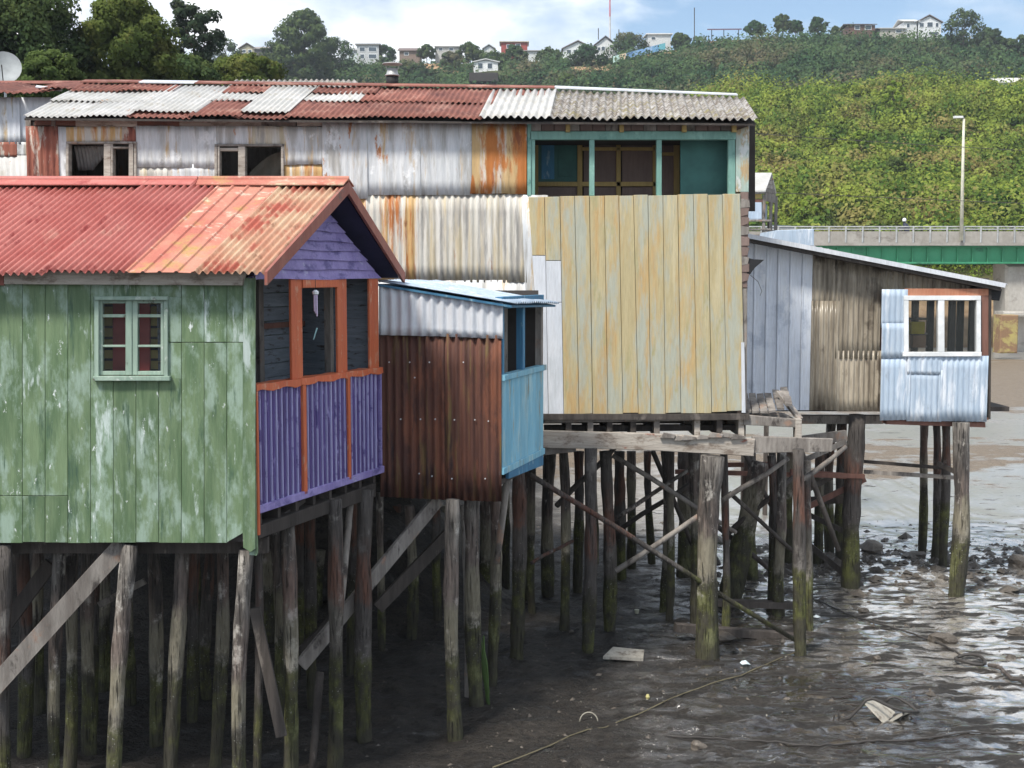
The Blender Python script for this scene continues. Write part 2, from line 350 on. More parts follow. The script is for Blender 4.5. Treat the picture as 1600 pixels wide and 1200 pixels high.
def pile_mat():
    t = NT('tidal_pile_wood')
    z = t.sep(t.geo.outputs['Position'])[2]
    sn = t.noise(t.pos((9, 9, .9), 0, 9), 1, 6, .7)
    gn = t.noise(t.pos((30, 30, 6), 2, 9), 1, 4)
    bl = t.noise(t.pos((4, 4, 3), 5, 9), 1, 6, .7)
    zz = t.math('ADD', z, t.math('MULTIPLY', t.math('SUBTRACT', bl, .5), 1.1))
    zr = t.math('ADD', zz, t.rng(t.oi.outputs['Random'], 0, 1, -.35, .35, False))
    r2 = t.math('FRACT', t.math('MULTIPLY', t.oi.outputs['Random'], 7.31))
    col = t.mix(t.rng(sn, .35, .65), (.06, .053, .05), (.22, .20, .18))
    col = t.mix(t.rng(bl, .54, .66), col, (.47, .44, .40))
    col = t.mix(t.math('MULTIPLY', t.rng(r2, .35, .75), t.rng(sn, .2, .6, .5, .9)), col, (.085, .075, .07))
    band = t.math('MULTIPLY', t.rng(zr, 1.55, 1.75), t.rng(zr, 2.5, 2.0))
    col = t.mix(t.math('MULTIPLY', band, t.math('MULTIPLY', t.rng(r2, .2, .6, .25, .8), t.rng(sn, .35, .6))), col, (.17, .075, .05))
    pale = t.math('MULTIPLY', t.rng(zr, 1.0, 1.25), t.rng(zr, 1.8, 1.5))
    col = t.mix(t.math('MULTIPLY', pale, t.rng(r2, .7, .3, 0, .6)), col, (.29, .26, .18))
    low = t.rng(zr, 1.15, .95)
    col = t.mix(t.math('MULTIPLY', low, .85), col, t.mix(t.rng(bl, .4, .65), (.045, .042, .029), (.115, .125, .03)))
    col = t.mix(t.math('MULTIPLY', t.rng(zr, .55, .1), .7), col, (.06, .055, .042))
    col = t.mix(t.rng(gn, .35, .7, 0, .5), col, t.mix(1.0, col, (.45, .44, .42), 'MULTIPLY'))
    ck = t.noise(t.pos((55, 55, 2.2), 6, 9), 1, 3, .6)
    col = t.mix(t.rng(ck, .60, .68, 0, .75), col, (.018, .016, .014))
    bn = t.noise(t.pos((48, 48, 40), 8, 9), 1, 2)
    col = t.mix(t.math('MULTIPLY', t.rng(bn, .66, .72), t.math('MULTIPLY', t.rng(zr, .3, .6), t.rng(zr, 1.5, 1.1))), col, (.30, .29, .26))
    h = t.math('SUBTRACT', t.math('ADD', t.math('MULTIPLY', sn, .8), t.math('MULTIPLY', gn, .4)), t.math('MULTIPLY', t.rng(ck, .58, .7), .5))
    return t.set(col, .8, t.bump(h, .05), 0, .25)
M['pile'] = pile_mat()

def mud_mat():
    t = NT('tidal_mud')
    p = t.geo.outputs['Position']; X, Y, Z = t.sep(p)
    big = t.noise(t.pos((.35, .5, .35)), 1, 5, .6)
    mid = t.noise(t.pos((1.3, 2.6, 1)), 1, 7, .65, .4)
    fine = t.noise(t.pos((7, 12, 7)), 1, 6, .7)
    col = t.mix(t.rng(mid, .35, .65), (.024, .020, .017), (.056, .047, .039))
    col = t.mix(t.rng(fine, .50, .66, 0, .85), col, (.012, .0105, .0095))
    col = t.mix(t.rng(fine, .66, .74, 0, .5), col, (.22, .19, .15))
    yy = t.math('ADD', Y, t.math('MULTIPLY', t.math('SUBTRACT', big, .5), 26))
    far = t.math('MAXIMUM', t.math('MULTIPLY', t.rng(yy, 46, 52), t.rng(yy, 84, 78)), t.math('MULTIPLY', t.rng(yy, 34, 36.5), t.rng(yy, 41.5, 39)))
    sand = t.mix(t.rng(fine, .35, .65), (.17, .125, .085), (.27, .205, .14))
    col = t.mix(far, col, sand)
    wetx = t.rng(t.math('ADD', t.math('SUBTRACT', X, t.math('MULTIPLY', Y, .12)), t.math('MULTIPLY', mid, 3.2)), 0.6, 2.9)
    pat = t.noise(t.pos((1.5, 4.2, 1.5), 3), 1, 6, .62, .5)
    lim = t.math('ADD', pat, t.rng(Y, 18, 32, 0, -.12))
    wet = t.math('MULTIPLY', wetx, t.rng(lim, .545, .475))
    wet = t.math('MULTIPLY', wet, t.math('SUBTRACT', 1.0, t.math('MULTIPLY', far, .9)))
    puddle = t.rng(mid, .42, .36)
    wet = t.math('MAXIMUM', wet, t.math('MULTIPLY', puddle, .18))
    rough = t.rng(wet, 0, 1, .6, .08, False)
    farr = t.rng(Y, 18, 30, .06, .34)
    grit = t.noise(t.pos((26, 36, 26), 2), 1, 4, .65)
    col = t.mix(t.rng(grit, .54, .64, 0, .75), col, (.010, .009, .008))
    rip = t.noise(t.pos((2.6, 4.2, 2)), 1, 5, .6, .3)
    b0n = t.N.new('ShaderNodeBump'); b0n.inputs['Distance'].default_value = .14; t.lk(rip, b0n.inputs['Height']); t.lk(t.rng(wet, 0, 1, .35, .06, False), b0n.inputs['Strength']); b0 = b0n.outputs[0]
    b = t.N.new('ShaderNodeBump'); b.inputs['Distance'].default_value = .10; t.lk(b0, b.inputs['Normal'])
    t.lk(t.math('ADD', fine, t.math('MULTIPLY', grit, .45)), b.inputs['Height']); t.lk(t.rng(wet, 0, 1, 1.0, .04, False), b.inputs['Strength'])
    silt_glare = t.mix(t.rng(fine, .35, .65), (.26, .235, .205), (.40, .37, .335))      # pale tone of the outer flat, sky glare painted into the colour
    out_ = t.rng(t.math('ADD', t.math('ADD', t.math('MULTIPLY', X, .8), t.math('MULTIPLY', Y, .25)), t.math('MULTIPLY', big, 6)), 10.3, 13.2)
    col = t.mix(t.math('MULTIPLY', t.math('MULTIPLY', out_, t.rng(lim, .56, .47)), t.math('SUBTRACT', 1.0, far)), col, silt_glare)
    col = t.mix(t.math('MULTIPLY', wet, .15), col, t.mix(1.0, col, S(.5), 'MULTIPLY'))
    t.lk(t.rng(wet, 0, 1, .05, 1, False), t.b.inputs['Coat Weight']); t.lk(farr, t.b.inputs['Coat Roughness']); t.b.inputs['Coat IOR'].default_value = 2.8; t.lk(b.outputs[0], t.b.inputs['Coat Normal'])
    t.set(col, rough, b.outputs[0], 0, .9); t.lk(t.rng(wet, 0, 1, .3, 1, False), t.b.inputs['Specular IOR Level']); return t.m
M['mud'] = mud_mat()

def hill_mat():
    t = NT('hill_soil')
    n = t.noise(t.pos((.06, .06, .06)), 1, 7, .65); f = t.noise(t.pos((.6, .6, .6)), 1, 5)
    Z = t.sep(t.geo.outputs['Position'])[2]
    col = t.mix(t.rng(n, .35, .65), (.035, .05, .018), (.075, .075, .03))
    col = t.mix(t.rng(f, .55, .75), col, (.13, .10, .06))
    col = t.mix(t.rng(t.math('ADD', Z, t.math('MULTIPLY', n, 4)), 8, 4), col, t.mix(t.rng(f, .3, .7), (.23, .15, .085), (.37, .26, .16)))
    for (bx_, by2, br) in BARE:               # patches of bare orange earth on the hill
        dv = t.N.new('ShaderNodeVectorMath'); dv.operation = 'DISTANCE'; t.lk(t.geo.outputs['Position'], dv.inputs[0]); dv.inputs[1].default_value = (bx_, by2, float(hill_z(bx_, by2)))
        k = t.math('ADD', dv.outputs['Value'], t.math('MULTIPLY', f, br * .8))
        col = t.mix(t.rng(k, br * 1.6, br * 1.2), col, t.mix(t.rng(f, .35, .65), (.30, .185, .10), (.40, .27, .165)))
    return t.set(col, .95, t.bump(f, .5), 0, .1)


def foliage(name, cols, sc1, sc2, trans=.35):
    """three natural leaf tones, in patches by position"""
    t = NT(name)
    a = t.noise(t.pos(S(sc1)), 1, 4, .6); b = t.noise(t.pos(S(sc2), 9), 1, 3, .6); c = t.noise(t.pos(S(sc2 * 6), 4), 1, 1)
    col = t.mix(t.rng(a, .38, .62), cols[0], cols[1]); col = t.mix(t.rng(b, .5, .68), col, cols[2])
    col = t.mix(t.rng(c, .35, .65, 0, .5), col, t.mix(1.0, col, (.5, .55, .5), 'MULTIPLY'))
    col = t.vary(col, .08)
    at = t.N.new('ShaderNodeAttribute'); at.attribute_name = 'leaf_normal'
    df = t.N.new('ShaderNodeBsdfDiffuse'); t.lk(col, df.inputs[0]); t.lk(at.outputs['Vector'], df.inputs['Normal'])
    tr = t.N.new('ShaderNodeBsdfTranslucent'); t.lk(col, tr.inputs[0])
    mx = t.N.new('ShaderNodeMixShader'); mx.inputs[0].default_value = trans
    t.lk(df.outputs[0], mx.inputs[1]); t.lk(tr.outputs[0], mx.inputs[2]); t.lk(mx.outputs[0], t.o.inputs[0])
    return t.m
M['fol_near'] = foliage('gorse_and_bramble', ((.085, .155, .035), (.31, .37, .07), (.31, .26, .10)), .20, .11, .28)
M['fol_bright'] = foliage('fresh_green_leaves', ((.20, .30, .05), (.30, .38, .06), (.16, .26, .045)), .3, .9)
M['fol_far'] = foliage('dark_scrub', ((.042, .09, .042), (.10, .155, .065), (.155, .135, .08)), .12, .06, .2)
M['fol_dark'] = foliage('dark_evergreen_leaves', ((.055, .09, .04), (.095, .135, .052), (.15, .19, .07)), .5, 1.2, .3)
M['fol_olive'] = foliage('olive_leaves', ((.085, .12, .035), (.15, .19, .055), (.23, .245, .075)), .35, 1.0, .35)
M['fol_euc'] = foliage('eucalyptus_leaves', ((.035, .058, .035), (.06, .085, .05), (.08, .10, .055)), .5, 1.2, .25)
M['fol_light'] = foliage('light_shrub_leaves', ((.10, .145, .05), (.14, .19, .06), (.08, .12, .04)), .8, 2, .35)
M['bark'] = weathered('tree_bark', (.07, .055, .045), (.13, .11, .09), rough=.9)

# ------------------------------------------------------------------ the setting: mud flat and hill
def sstep(a, b, x):
    t = np.clip((x - a) / (b - a), 0, 1); return t * t * (3 - 2 * t)
def vnoise(x, y, seed):                    # smooth value noise
    xi = np.floor(x).astype(np.int64); yi = np.floor(y).astype(np.int64); fx = x - xi; fy = y - yi
    def h(a, b):
        n = (a * 374761393 + b * 668265263 + seed * 974711) & 0xffffffff
        n = ((n ^ (n >> 13)) * 1274126177) & 0xffffffff
        return ((n ^ (n >> 16)) & 0xffff) / 65535.0
    fx = fx * fx * (3 - 2 * fx); fy = fy * fy * (3 - 2 * fy)
    return (h(xi, yi) * (1 - fx) + h(xi + 1, yi) * fx) * (1 - fy) + (h(xi, yi + 1) * (1 - fx) + h(xi + 1, yi + 1) * fx) * fy - .5
def fbm(x, y, seed, o=4):
    r = 0; a = 1; 
    for i in range(o): r = r + a * vnoise(x, y, seed + i); a *= .5; x = x * 2.03; y = y * 2.03
    return r
def mud_z(x, y):
    x = np.asarray(x, float); y = np.asarray(y, float)
    near = sstep(60, 30, y)
    near = near * (1 - .5 * sstep(-.6, 1.8, x - .12 * y + 1.2 * fbm(x * .5, y * .5, 61, 2)))
    z = near * (.07 * fbm(x * .9, y * 1.5, 3, 3) + .075 * np.maximum(fbm(x * 2.6, y * 3.6, 11, 4), -.12) + .045 * fbm(x * 8, y * 11, 5, 2))
    z = z + 3.15 * sstep(18.7, 21.6, y + 1.0 * fbm(x * .5, y * .5, 21, 2)) * sstep(.2, -2.6, x) * sstep(95, 60, y)
    z = z + .25 * sstep(50, 62, y) * sstep(86, 74, y) + .1 * sstep(34, 37, y) * sstep(42, 39, y)
    return z
M['hill'] = None
def grid_mesh(name, xs, ys, zf, mat, smooth=True):
    X, Y = np.meshgrid(xs, ys); Z = zf(X, Y)
    v = np.stack([X, Y, Z], -1).reshape(-1, 3); nx, ny = len(xs), len(ys)
    i = np.arange((nx - 1) * (ny - 1)); r = i // (nx - 1); c = i % (nx - 1); a = r * nx + c
    f = np.stack([a, a + 1, a + nx + 1, a + nx], -1)
    return raw_mesh(name, v, f, mat, smooth)
def raw_mesh(name, v, f, mat, smooth=False, parent=None, nrm=None):
    me = bpy.data.meshes.new(name); k = f.shape[1]
    me.vertices.add(len(v)); me.vertices.foreach_set('co', v.astype(np.float32).ravel())
    me.loops.add(f.size); me.loops.foreach_set('vertex_index', f.astype(np.int32).ravel())
    me.polygons.add(len(f)); me.polygons.foreach_set('loop_start', np.arange(len(f), dtype=np.int32) * k)
    me.polygons.foreach_set('loop_total', np.full(len(f), k, np.int32))
    if smooth: me.polygons.foreach_set('use_smooth', np.ones(len(f), bool))
    me.materials.append(mat); me.update(calc_edges=True)
    if nrm is not None:
        at = me.attributes.new('leaf_normal', 'FLOAT_VECTOR', 'POINT'); at.data.foreach_set('vector', np.repeat(nrm, 4, 0).astype(np.float32).ravel())
    o = bpy.data.objects.new(name, me); COL.objects.link(o)
    WM[o.name] = Matrix.Identity(4)
    if parent is not None: o.parent = parent; o.matrix_parent_inverse = WM[parent.name].inverted()
    return o
def spaced(lo, a, b, hi, d):
    core = np.arange(a, b, d); out = list(core)
    s = d; x = b
    while x < hi: out.append(x); s *= 1.18; x += s
    s = d; x = a - d
    while x > lo: out.insert(0, x); s *= 1.18; x -= s
    return np.array(out)
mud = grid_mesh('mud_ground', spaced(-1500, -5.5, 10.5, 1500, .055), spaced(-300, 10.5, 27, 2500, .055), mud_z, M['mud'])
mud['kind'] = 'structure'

RX = np.array([-200, 0, 350, 530, 640, 760, 860, 950, 1040, 1100, 1180, 1290, 1450, 1530, 1600, 1800])
RY = np.array([105, 100, 92, 92, 92, 92, 88, 84, 72, 58, 54, 54, 60, 78, 92, 105])
RD = 380.0
def ridge_z(x): return CAMZ - 2.6 + (HOR - np.interp(800 + x / RD * 2000, RX, RY)) / 2000 * RD
def crest_z(x):
    px = 800 + x / 215 * 2000
    return CAMZ + 3.0 * fbm(x / 26, x * 0 + .3, 51, 3) - 3.2 + (HOR - np.interp(px, [0, 600, 900, 1100, 1310, 1470, 1600, 1800], [190, 190, 175, 148, 132, 129, 127, 118])) / 2000 * 215
def hill_z(x, y):
    x = np.asarray(x, float); y = np.asarray(y, float)
    c = crest_z(x); r = ridge_z(x)
    z = -1.5 + 1.5 * sstep(92, 95, y) + 5.5 * sstep(94, 113, y)
    t = np.clip((y - 110) / 105, 0, 1); z = z + (c - 5.5) * (t * .85 + .15 * t * t * (3 - 2 * t))
    t2 = np.clip((y - 258) / (RD - 258), 0, 1); z = z + (r - c) * (t2 * .8 + .2 * np.sin(t2 * math.pi / 2))
    z = z - np.clip(y - RD - 4, 0, 200) * .10
    amp = sstep(100, 130, y) * (1 - .75 * sstep(330, 380, y))
    return z + amp * (2.0 * fbm(x / 22, y / 22, 31, 3) + 1.0 * fbm(x / 6, y / 6, 41, 2))
def hill_hit(px, py, fallback):            # where the sight line first meets the hill
    ys = np.arange(112, 384, 1.0); d = ray(px, py); xs = d.x * ys / d.y; zs = CAMZ + d.z * ys / d.y
    k = np.nonzero(hill_z(xs, ys) > zs)[0]
    return float(ys[k[0]]) if len(k) else fallback
BARE = []
for bpx, bpy_, br in ((668, 104, 7), (705, 112, 5), (1150, 62, 10), (1020, 88, 7), (930, 108, 8), (1230, 60, 9)):
    Yb = hill_hit(bpx, bpy_, 370.0); BARE.append((ray(bpx, bpy_).x * Yb / ray(bpx, bpy_).y, Yb, br))
M['hill'] = hill_mat()
hill = grid_mesh('hill_terrain', np.arange(-330, 360, 3.0), np.arange(90, 560, 3.0), hill_z, M['hill']); hill['kind'] = 'structure'

def leaves(c, n, size, asp=.6):
    """one leaf-clump quad per row: centre, normal, size"""
    n = n / np.linalg.norm(n, axis=1, keepdims=True)
    r = RNG.normal(size=n.shape); a = np.cross(n, r); a /= np.linalg.norm(a, axis=1, keepdims=True); b = np.cross(n, a)
    s = size[:, None]; bend = n * s * .18
    v = np.stack([c - a * s, c - b * s * asp + bend, c + a * s, c + b * s * asp + bend], 1).reshape(-1, 3)
    return v, np.arange(len(c) * 4).reshape(-1, 4)
def sphere_dirs(n, low=-.35):
    z = RNG.uniform(low, 1, n); t = RNG.uniform(0, 2 * math.pi, n); r = np.sqrt(1 - z * z)
    return np.stack([r * np.cos(t), r * np.sin(t), z], 1)
def shrub_mass(name, label, cx, cy, rad, per, leaf, mat):
    cz = hill_z(cx, cy); N = len(cx); C = np.stack([cx, cy, cz + rad * .35], 1)
    idx = np.repeat(np.arange(N), per); d = sphere_dirs(N * per)
    k = RNG.uniform(.72, 1.12, N * per) * (1 + .25 * np.sin(d[:, 0] * 4 + idx) * np.sin(d[:, 1] * 5 + idx * 1.7))
    hs = RNG.uniform(.7, 1.35, N)[idx]
    pos = C[idx] + d * (rad[idx] * k)[:, None] * np.stack([np.ones(N * per), np.ones(N * per), hs], 1)
    v, f = leaves(pos, d + .4 * RNG.normal(size=d.shape), leaf * RNG.uniform(.6, 1.4, N * per), .7)
    nn = d + .22 * RNG.normal(size=d.shape); nn /= np.linalg.norm(nn, axis=1, keepdims=True)
    o = raw_mesh(name, v, f, mat, nrm=nn); o['kind'] = 'stuff'; o['label'] = label; o['category'] = 'shrubs'
    return o
# ------------------------------------------------------------------ trees
def tree(name, label, base, height, rx, mat, clumps=40, per=110, leaf=.16, low=.3, shape='round', group=None, rz=None, trunk=None):
    """tapered trunk with limbs, and a crown of leaf clumps"""
    base = Vector(base); t = thing(name, label, 'tree', base, group)
    tr = trunk or height * .022
    mb = MB(); top = base + Vector((U(-.04, .04) * height, 0, height * .8))
    mid = base.lerp(top, .5) + Vector((U(-.02, .02) * height, U(-.02, .02) * height, 0))
    mb.tube([base - Vector((0, 0, .4)), base.lerp(mid, .5), mid, top], [tr * 1.25, tr, tr * .75, tr * .25], 8, True, .06)
    cl = []
    for i in range(clumps):
        h = low + (1 - low) * (i + U(0, 1)) / clumps
        q = (h - low) / (1 - low)
        if shape == 'round': w = math.sqrt(max(.02, 1 - (2 * q - .75) ** 2 / 1.62))
        elif shape == 'cone': w = max(.12, 1 - q) ** .75
        elif shape == 'tall': w = .55 + .45 * math.sin(q * 3.1)
        else: w = 1 - .4 * q
        a = i * 2.399 + U(-.5, .5); rr = rx * w * math.sqrt(U(.12, 1))
        cl.append((base.x + math.cos(a) * rr, base.y + math.sin(a) * rr * .9, base.z + h * height, rx * U(.2, .36) * (.7 + .4 * w)))
    for (x, y, z, r) in cl[::max(1, clumps // 9)]:
        s = base.lerp(top, max(.15, (z - base.z) / height * .75 / .8 * .8))
        mb.tube([s, s.lerp(Vector((x, y, z)), .5) + Vector((0, 0, -.02 * height)), (x, y, z)], [tr * .4, tr * .25, tr * .08], 5, True)
    obj('trunk', mb, M['bark'], t)
    C = np.array(cl); idx = np.repeat(np.arange(clumps), per); d = sphere_dirs(clumps * per, -.8)
    k = RNG.uniform(.5, 1.1, clumps * per)
    pos = C[idx, :3] + d * (C[idx, 3] * k)[:, None] * np.array([1, 1, .75])
    out = pos - np.array([base.x, base.y, base.z + height * .55]); out /= np.linalg.norm(out, axis=1, keepdims=True) + 1e-6
    v, f = leaves(pos, d + .35 * out + .55 * RNG.normal(size=d.shape), leaf * RNG.uniform(.6, 1.4, len(d)))
    nn = d + .5 * out + .25 * RNG.normal(size=d.shape); nn /= np.linalg.norm(nn, axis=1, keepdims=True)
    raw_mesh('crown', v, f, mat, False, t, nn)
    return t
def tree_px(name, label, px, top, bot, wpx, Y, mat, **k):
    if Y > 100:
        Y0 = Y; Y = hill_hit(px, bot, 378.0); k['leaf'] = k['leaf'] * max(1, Y / Y0)
    b = P(px, bot, Y); h = P(px, top, Y).z - b.z
    if Y > 100: b.z = min(b.z, float(hill_z(b.x, Y)))
    return tree(name, label, b, h, wpx / 2 / FPX * Y, mat, **k)
tree_px('evergreen_tree', 'huge dark evergreen tree at the left edge above the rusty roofs', 25, -45, 190, 190, 46, M['fol_dark'], clumps=95, per=420, leaf=.075, low=.15)
tree_px('leafy_tree', 'broad olive green tree with wispy top, right of the huge dark evergreen', 200, 0, 190, 150, 48, M['fol_olive'], clumps=95, per=420, leaf=.07, low=.12)
tree_px('leafy_tree', 'low dark tree filling the gap between olive tree and eucalyptus', 290, 92, 190, 110, 52, M['fol_dark'], clumps=60, per=330, leaf=.08, low=.1)
tree_px('eucalyptus_tree', 'tall airy eucalyptus with blue sky showing through its crown', 302, 8, 170, 88, 78, M['fol_euc'], clumps=34, per=230, leaf=.11, low=.25, shape='tall')
tree_px('light_shrub', 'pale green bush beside the satellite dish', 75, 86, 175, 105, 36, M['fol_light'], clumps=40, per=300, leaf=.05, low=.05, shape='round')
tree_px('yellowish_bush', 'yellow green bush just above the grey patched roof', 390, 92, 170, 110, 60, M['fol_olive'], clumps=45, per=300, leaf=.08, low=.05)
tree_px('conical_tree', 'dark pointed tree standing alone left of the white hill houses', 476, 22, 150, 92, 130, M['fol_dark'], clumps=60, per=260, leaf=.17, low=.05, shape='round')
for (px, top, bot, w, Y, m, lab) in [
    (352, 62, 120, 55, 200, 'fol_dark', 'dark tree below the eucalyptus, beside the yellow gabled house'),
    (518, 60, 120, 70, 240, 'fol_far', 'dark round tree left of the pale blue hill house'),
    (430, 70, 125, 60, 210, 'fol_dark', 'dark tree right of the yellow gabled house'),
    (602, 72, 100, 34, 320, 'fol_far', 'dark bushy tree right of the grey three storey house'),
    (667, 60, 88, 26, 350, 'fol_dark', 'small pointed tree between brown roof and pale roof houses'),
    (640, 98, 128, 55, 300, 'fol_far', 'green thicket behind the stove chimney'),
    (735, 66, 96, 38, 330, 'fol_dark', 'dark tree left of the red house, above the white stilt house'),
    (705, 84, 110, 40, 320, 'fol_far', 'dark thicket left of the white stilt house'),
    (770, 84, 104, 46, 345, 'fol_dark', 'dark thicket under the red flat roofed house'),
    (805, 72, 104, 36, 335, 'fol_far', 'leafy tree in front of the red flat roofed house'),
    (858, 78, 100, 40, 330, 'fol_dark', 'dark tree between the low white house and white gabled house'),
    (918, 74, 104, 56, 325, 'fol_far', 'rounded bush in front of the wide white house'),
    (982, 56, 86, 62, 330, 'fol_far', 'round green bush above the painted mural wall'),
    (888, 118, 146, 30, 250, 'fol_light', 'pale green tree rising over the rusted roof ridge'),
    (1063, 44, 66, 28, 372, 'fol_dark', 'dark tree right of the white flat roofed house'),
    (1180, 30, 57, 30, 372, 'fol_far', 'low spreading tree nearest the dark carport'),
    (1222, 20, 56, 24, 372, 'fol_dark', 'tallest of the thin ridge trees'),
    (1243, 28, 55, 20, 374, 'fol_far', 'small tree just right of the tallest ridge tree'),
    (1277, 22, 55, 26, 372, 'fol_far', 'leaning bare-stemmed tree on the ridge'),
    (1305, 37, 55, 12, 372, 'fol_dark', 'tiny dark tree left of the brown ridge house'),
    (1505, 17, 82, 64, 365, 'fol_dark', 'massive dark round tree right of the white ridge house'),
    (1548, 46, 92, 36, 362, 'fol_far', 'dark tree right of the massive ridge tree'),
    (1572, 62, 95, 30, 360, 'fol_dark', 'small dark tree left of the red shed on the ridge'),
    (1596, 56, 96, 26, 372, 'fol_far', 'dark tree behind the red shed at the right edge'),
    (1396, 128, 205, 38, 165, 'fol_bright', 'bright green tree, highest on the sunny slope'),
    (1365, 160, 200, 26, 160, 'fol_light', 'pale small tree left of the highest bright tree'),
    (1345, 205, 262, 40, 150, 'fol_bright', 'bright green tree in the middle of the sunny slope'),
    (1368, 228, 262, 28, 148, 'fol_bright', 'slim bright tree right of the mid slope tree'),
    (1400, 248, 300, 52, 142, 'fol_light', 'bushy green tree below the mid slope trees'),
    (1268, 310, 365, 50, 122, 'fol_bright', 'vivid yellow green bush beside the bridge end'),
    (1310, 318, 366, 48, 121, 'fol_light', 'darker leafy bush right of the vivid yellow green bush'),
    (1338, 312, 366, 44, 121, 'fol_olive', 'olive bush above the bridge railing'),
    (1535, 128, 152, 36, 195, 'fol_bright', 'bright green bush left of the white slope house'),
    (1590, 140, 185, 50, 180, 'fol_bright', 'bright yellow green bush below the white slope house'),
    (1440, 395, 440, 90, 108, 'fol_bright', 'vivid bush seen under the bridge beside the shed roof'),
    (1520, 398, 450, 100, 108, 'fol_bright', 'vivid bush seen under the bridge left of its pier')]:
    lf = .0009 * Y
    tree_px('hill_tree', lab, px, top, bot, w, Y, M[m], clumps=26, per=110, leaf=lf, low=.12 if Y < 340 or w > 40 else .35, group='trees on the hill')

# ------------------------------------------------------------------ houses on the hill
FOOT = []
def hill_house(label, x0, x1, top, eave, bot, Y, wall, roof, kind='gable_side', wins=(), base=None, depth=9, name='hill_house', rfm=None):
    Y = min(hill_hit((x0 + x1) / 2, bot + 1, 380.0), 380.0)
    a = P(x0, bot, Y); b = P(x1, bot, Y); ze = P(x0, eave, Y).z; zt = P(x0, top, Y).z
    t = thing(name, label, 'house', ((a.x + b.x) / 2, Y + depth / 2, a.z))
    f = F((a.x, Y, a.z), (1, 0, 0)); W = b.x - a.x; FOOT.append((a.x, b.x, Y))
    mw = plain('house_wall_paint', wall, .8); mr = plain('house_roof', roof, .7)
    poly = [(0, a.z - 5), (W, a.z - 5), (W, ze), (0, ze)]
    if kind == 'gable_front': poly = [(0, a.z - 5), (W, a.z - 5), (W, ze), (W / 2, zt - .25), (0, ze)]
    obj('wall', MB().prism(f, poly, -depth, 0), mw, t)
    r = MB(); o = .5
    if kind == 'gable_side':
        for (n0, n1) in ((o, -depth / 2), (-depth - o, -depth / 2)):
            q = [f.pt(-o, ze, n0), f.pt(W + o, ze, n0), f.pt(W + o, zt, n1), f.pt(-o, zt, n1)]
            r.hexa(q, [v + Vector((0, 0, .22)) for v in q])
    elif kind == 'gable_front':
        for (u0, u1) in ((-o, W / 2), (W + o, W / 2)):
            q = [f.pt(u0, ze - .15, o), f.pt(u1, zt, o), f.pt(u1, zt, -depth - o), f.pt(u0, ze - .15, -depth - o)]
            r.hexa(q, [v + Vector((0, 0, .25)) for v in q])
    else:
        q = [f.pt(-o, ze, o), f.pt(W + o, ze, o), f.pt(W + o, zt - .3, -depth - o), f.pt(-o, zt - .3, -depth - o)]
        r.hexa(q, [v + Vector((0, 0, .3)) for v in q])
    obj('roof', r, mr, t)
    for (wx0, wy0, wx1, wy1) in wins:
        u0, v1 = f.uv(wx0, wy0); u1, v0 = f.uv(wx1, wy1)
        w = obj('window', MB().prism(f, [(u0 - .12, v0 - .12), (u1 + .12, v0 - .12), (u1 + .12, v1 + .12), (u0 - .12, v1 + .12)], .01, .09), M['white_frame'], t)
        obj('pane', MB().prism(f, [(u0, v0), (u1, v0), (u1, v1), (u0, v1)], .05, .11), M['pane_far'], w)
    return t, f
M['pane_far'] = plain('dark_window_pane', (.06, .08, .10), .15, .2, .6)
WH = (.62, .64, .64); GR = (.36, .36, .36); BR = (.13, .075, .06); RD_ = (.32, .07, .06)
hill_house('pale yellow gabled house half hidden among dark trees at left', 375, 398, 68, 76, 90, 250, (.42, .38, .27), (.2, .17, .16), 'gable_front', [(379, 78, 384, 82), (388, 78, 393, 82)])
hill_house('dark roofed house right of the pale yellow gabled house', 398, 418, 70, 77, 92, 262, (.13, .12, .12), (.3, .27, .26), 'gable_side')
hill_house('pale blue white two storey house, leftmost of the pale hill houses', 532, 562, 72, 79, 97, 340, (.58, .64, .66), (.45, .45, .46), 'gable_side', [(536, 84, 541, 88), (548, 83, 553, 87)])
hill_house('grey three storey house with balconies beside the pale blue house', 558, 592, 66, 70, 100, 334, (.47, .48, .49), (.3, .29, .28), 'flat', [(562, 74, 570, 80), (576, 74, 588, 80), (576, 85, 588, 91), (563, 85, 569, 91)])
hill_house('low house with brown roof behind the stove chimney', 624, 656, 72, 80, 96, 345, (.24, .18, .15), (.16, .12, .11), 'gable_side', [(632, 82, 638, 86)])
hill_house('pale flat roofed house above the eroded earth bank', 680, 716, 67, 73, 90, 350, (.47, .47, .45), (.6, .6, .58), 'gable_side', [(686, 75, 691, 79), (702, 75, 708, 79)])
hill_house('red house with overhanging cream flat roof on the ridge', 783, 824, 62, 66, 84, 355, RD_, (.55, .50, .42), 'flat', [(792, 70, 798, 75), (806, 69, 813, 79)])
hill_house('small white house with slanted roof left of the red house', 756, 772, 70, 76, 90, 350, WH, (.4, .4, .4), 'gable_front')
hh, hf = hill_house('white house on dark stilts with two arched windows', 740, 778, 93, 97, 112, 318, (.72, .73, .73), (.62, .62, .62), 'gable_front', [(747, 99, 754, 107), (762, 99, 769, 107)], depth=7)
hill_house('low white house right of the red house', 815, 846, 76, 80, 92, 348, WH, (.33, .31, .3), 'gable_side', [(820, 83, 824, 87)])
hill_house('wide white house with low gable left of the pointed white house', 880, 926, 64, 76, 90, 345, WH, (.25, .22, .21), 'gable_front', [(886, 78, 892, 83), (896, 78, 902, 83), (908, 78, 914, 83)])
hill_house('pointed white gabled house under the red white mast', 930, 962, 57, 71, 86, 340, (.68, .69, .70), (.13, .12, .13), 'gable_front', [(934, 74, 938, 79), (940, 73, 945, 79), (953, 70, 957, 75)])
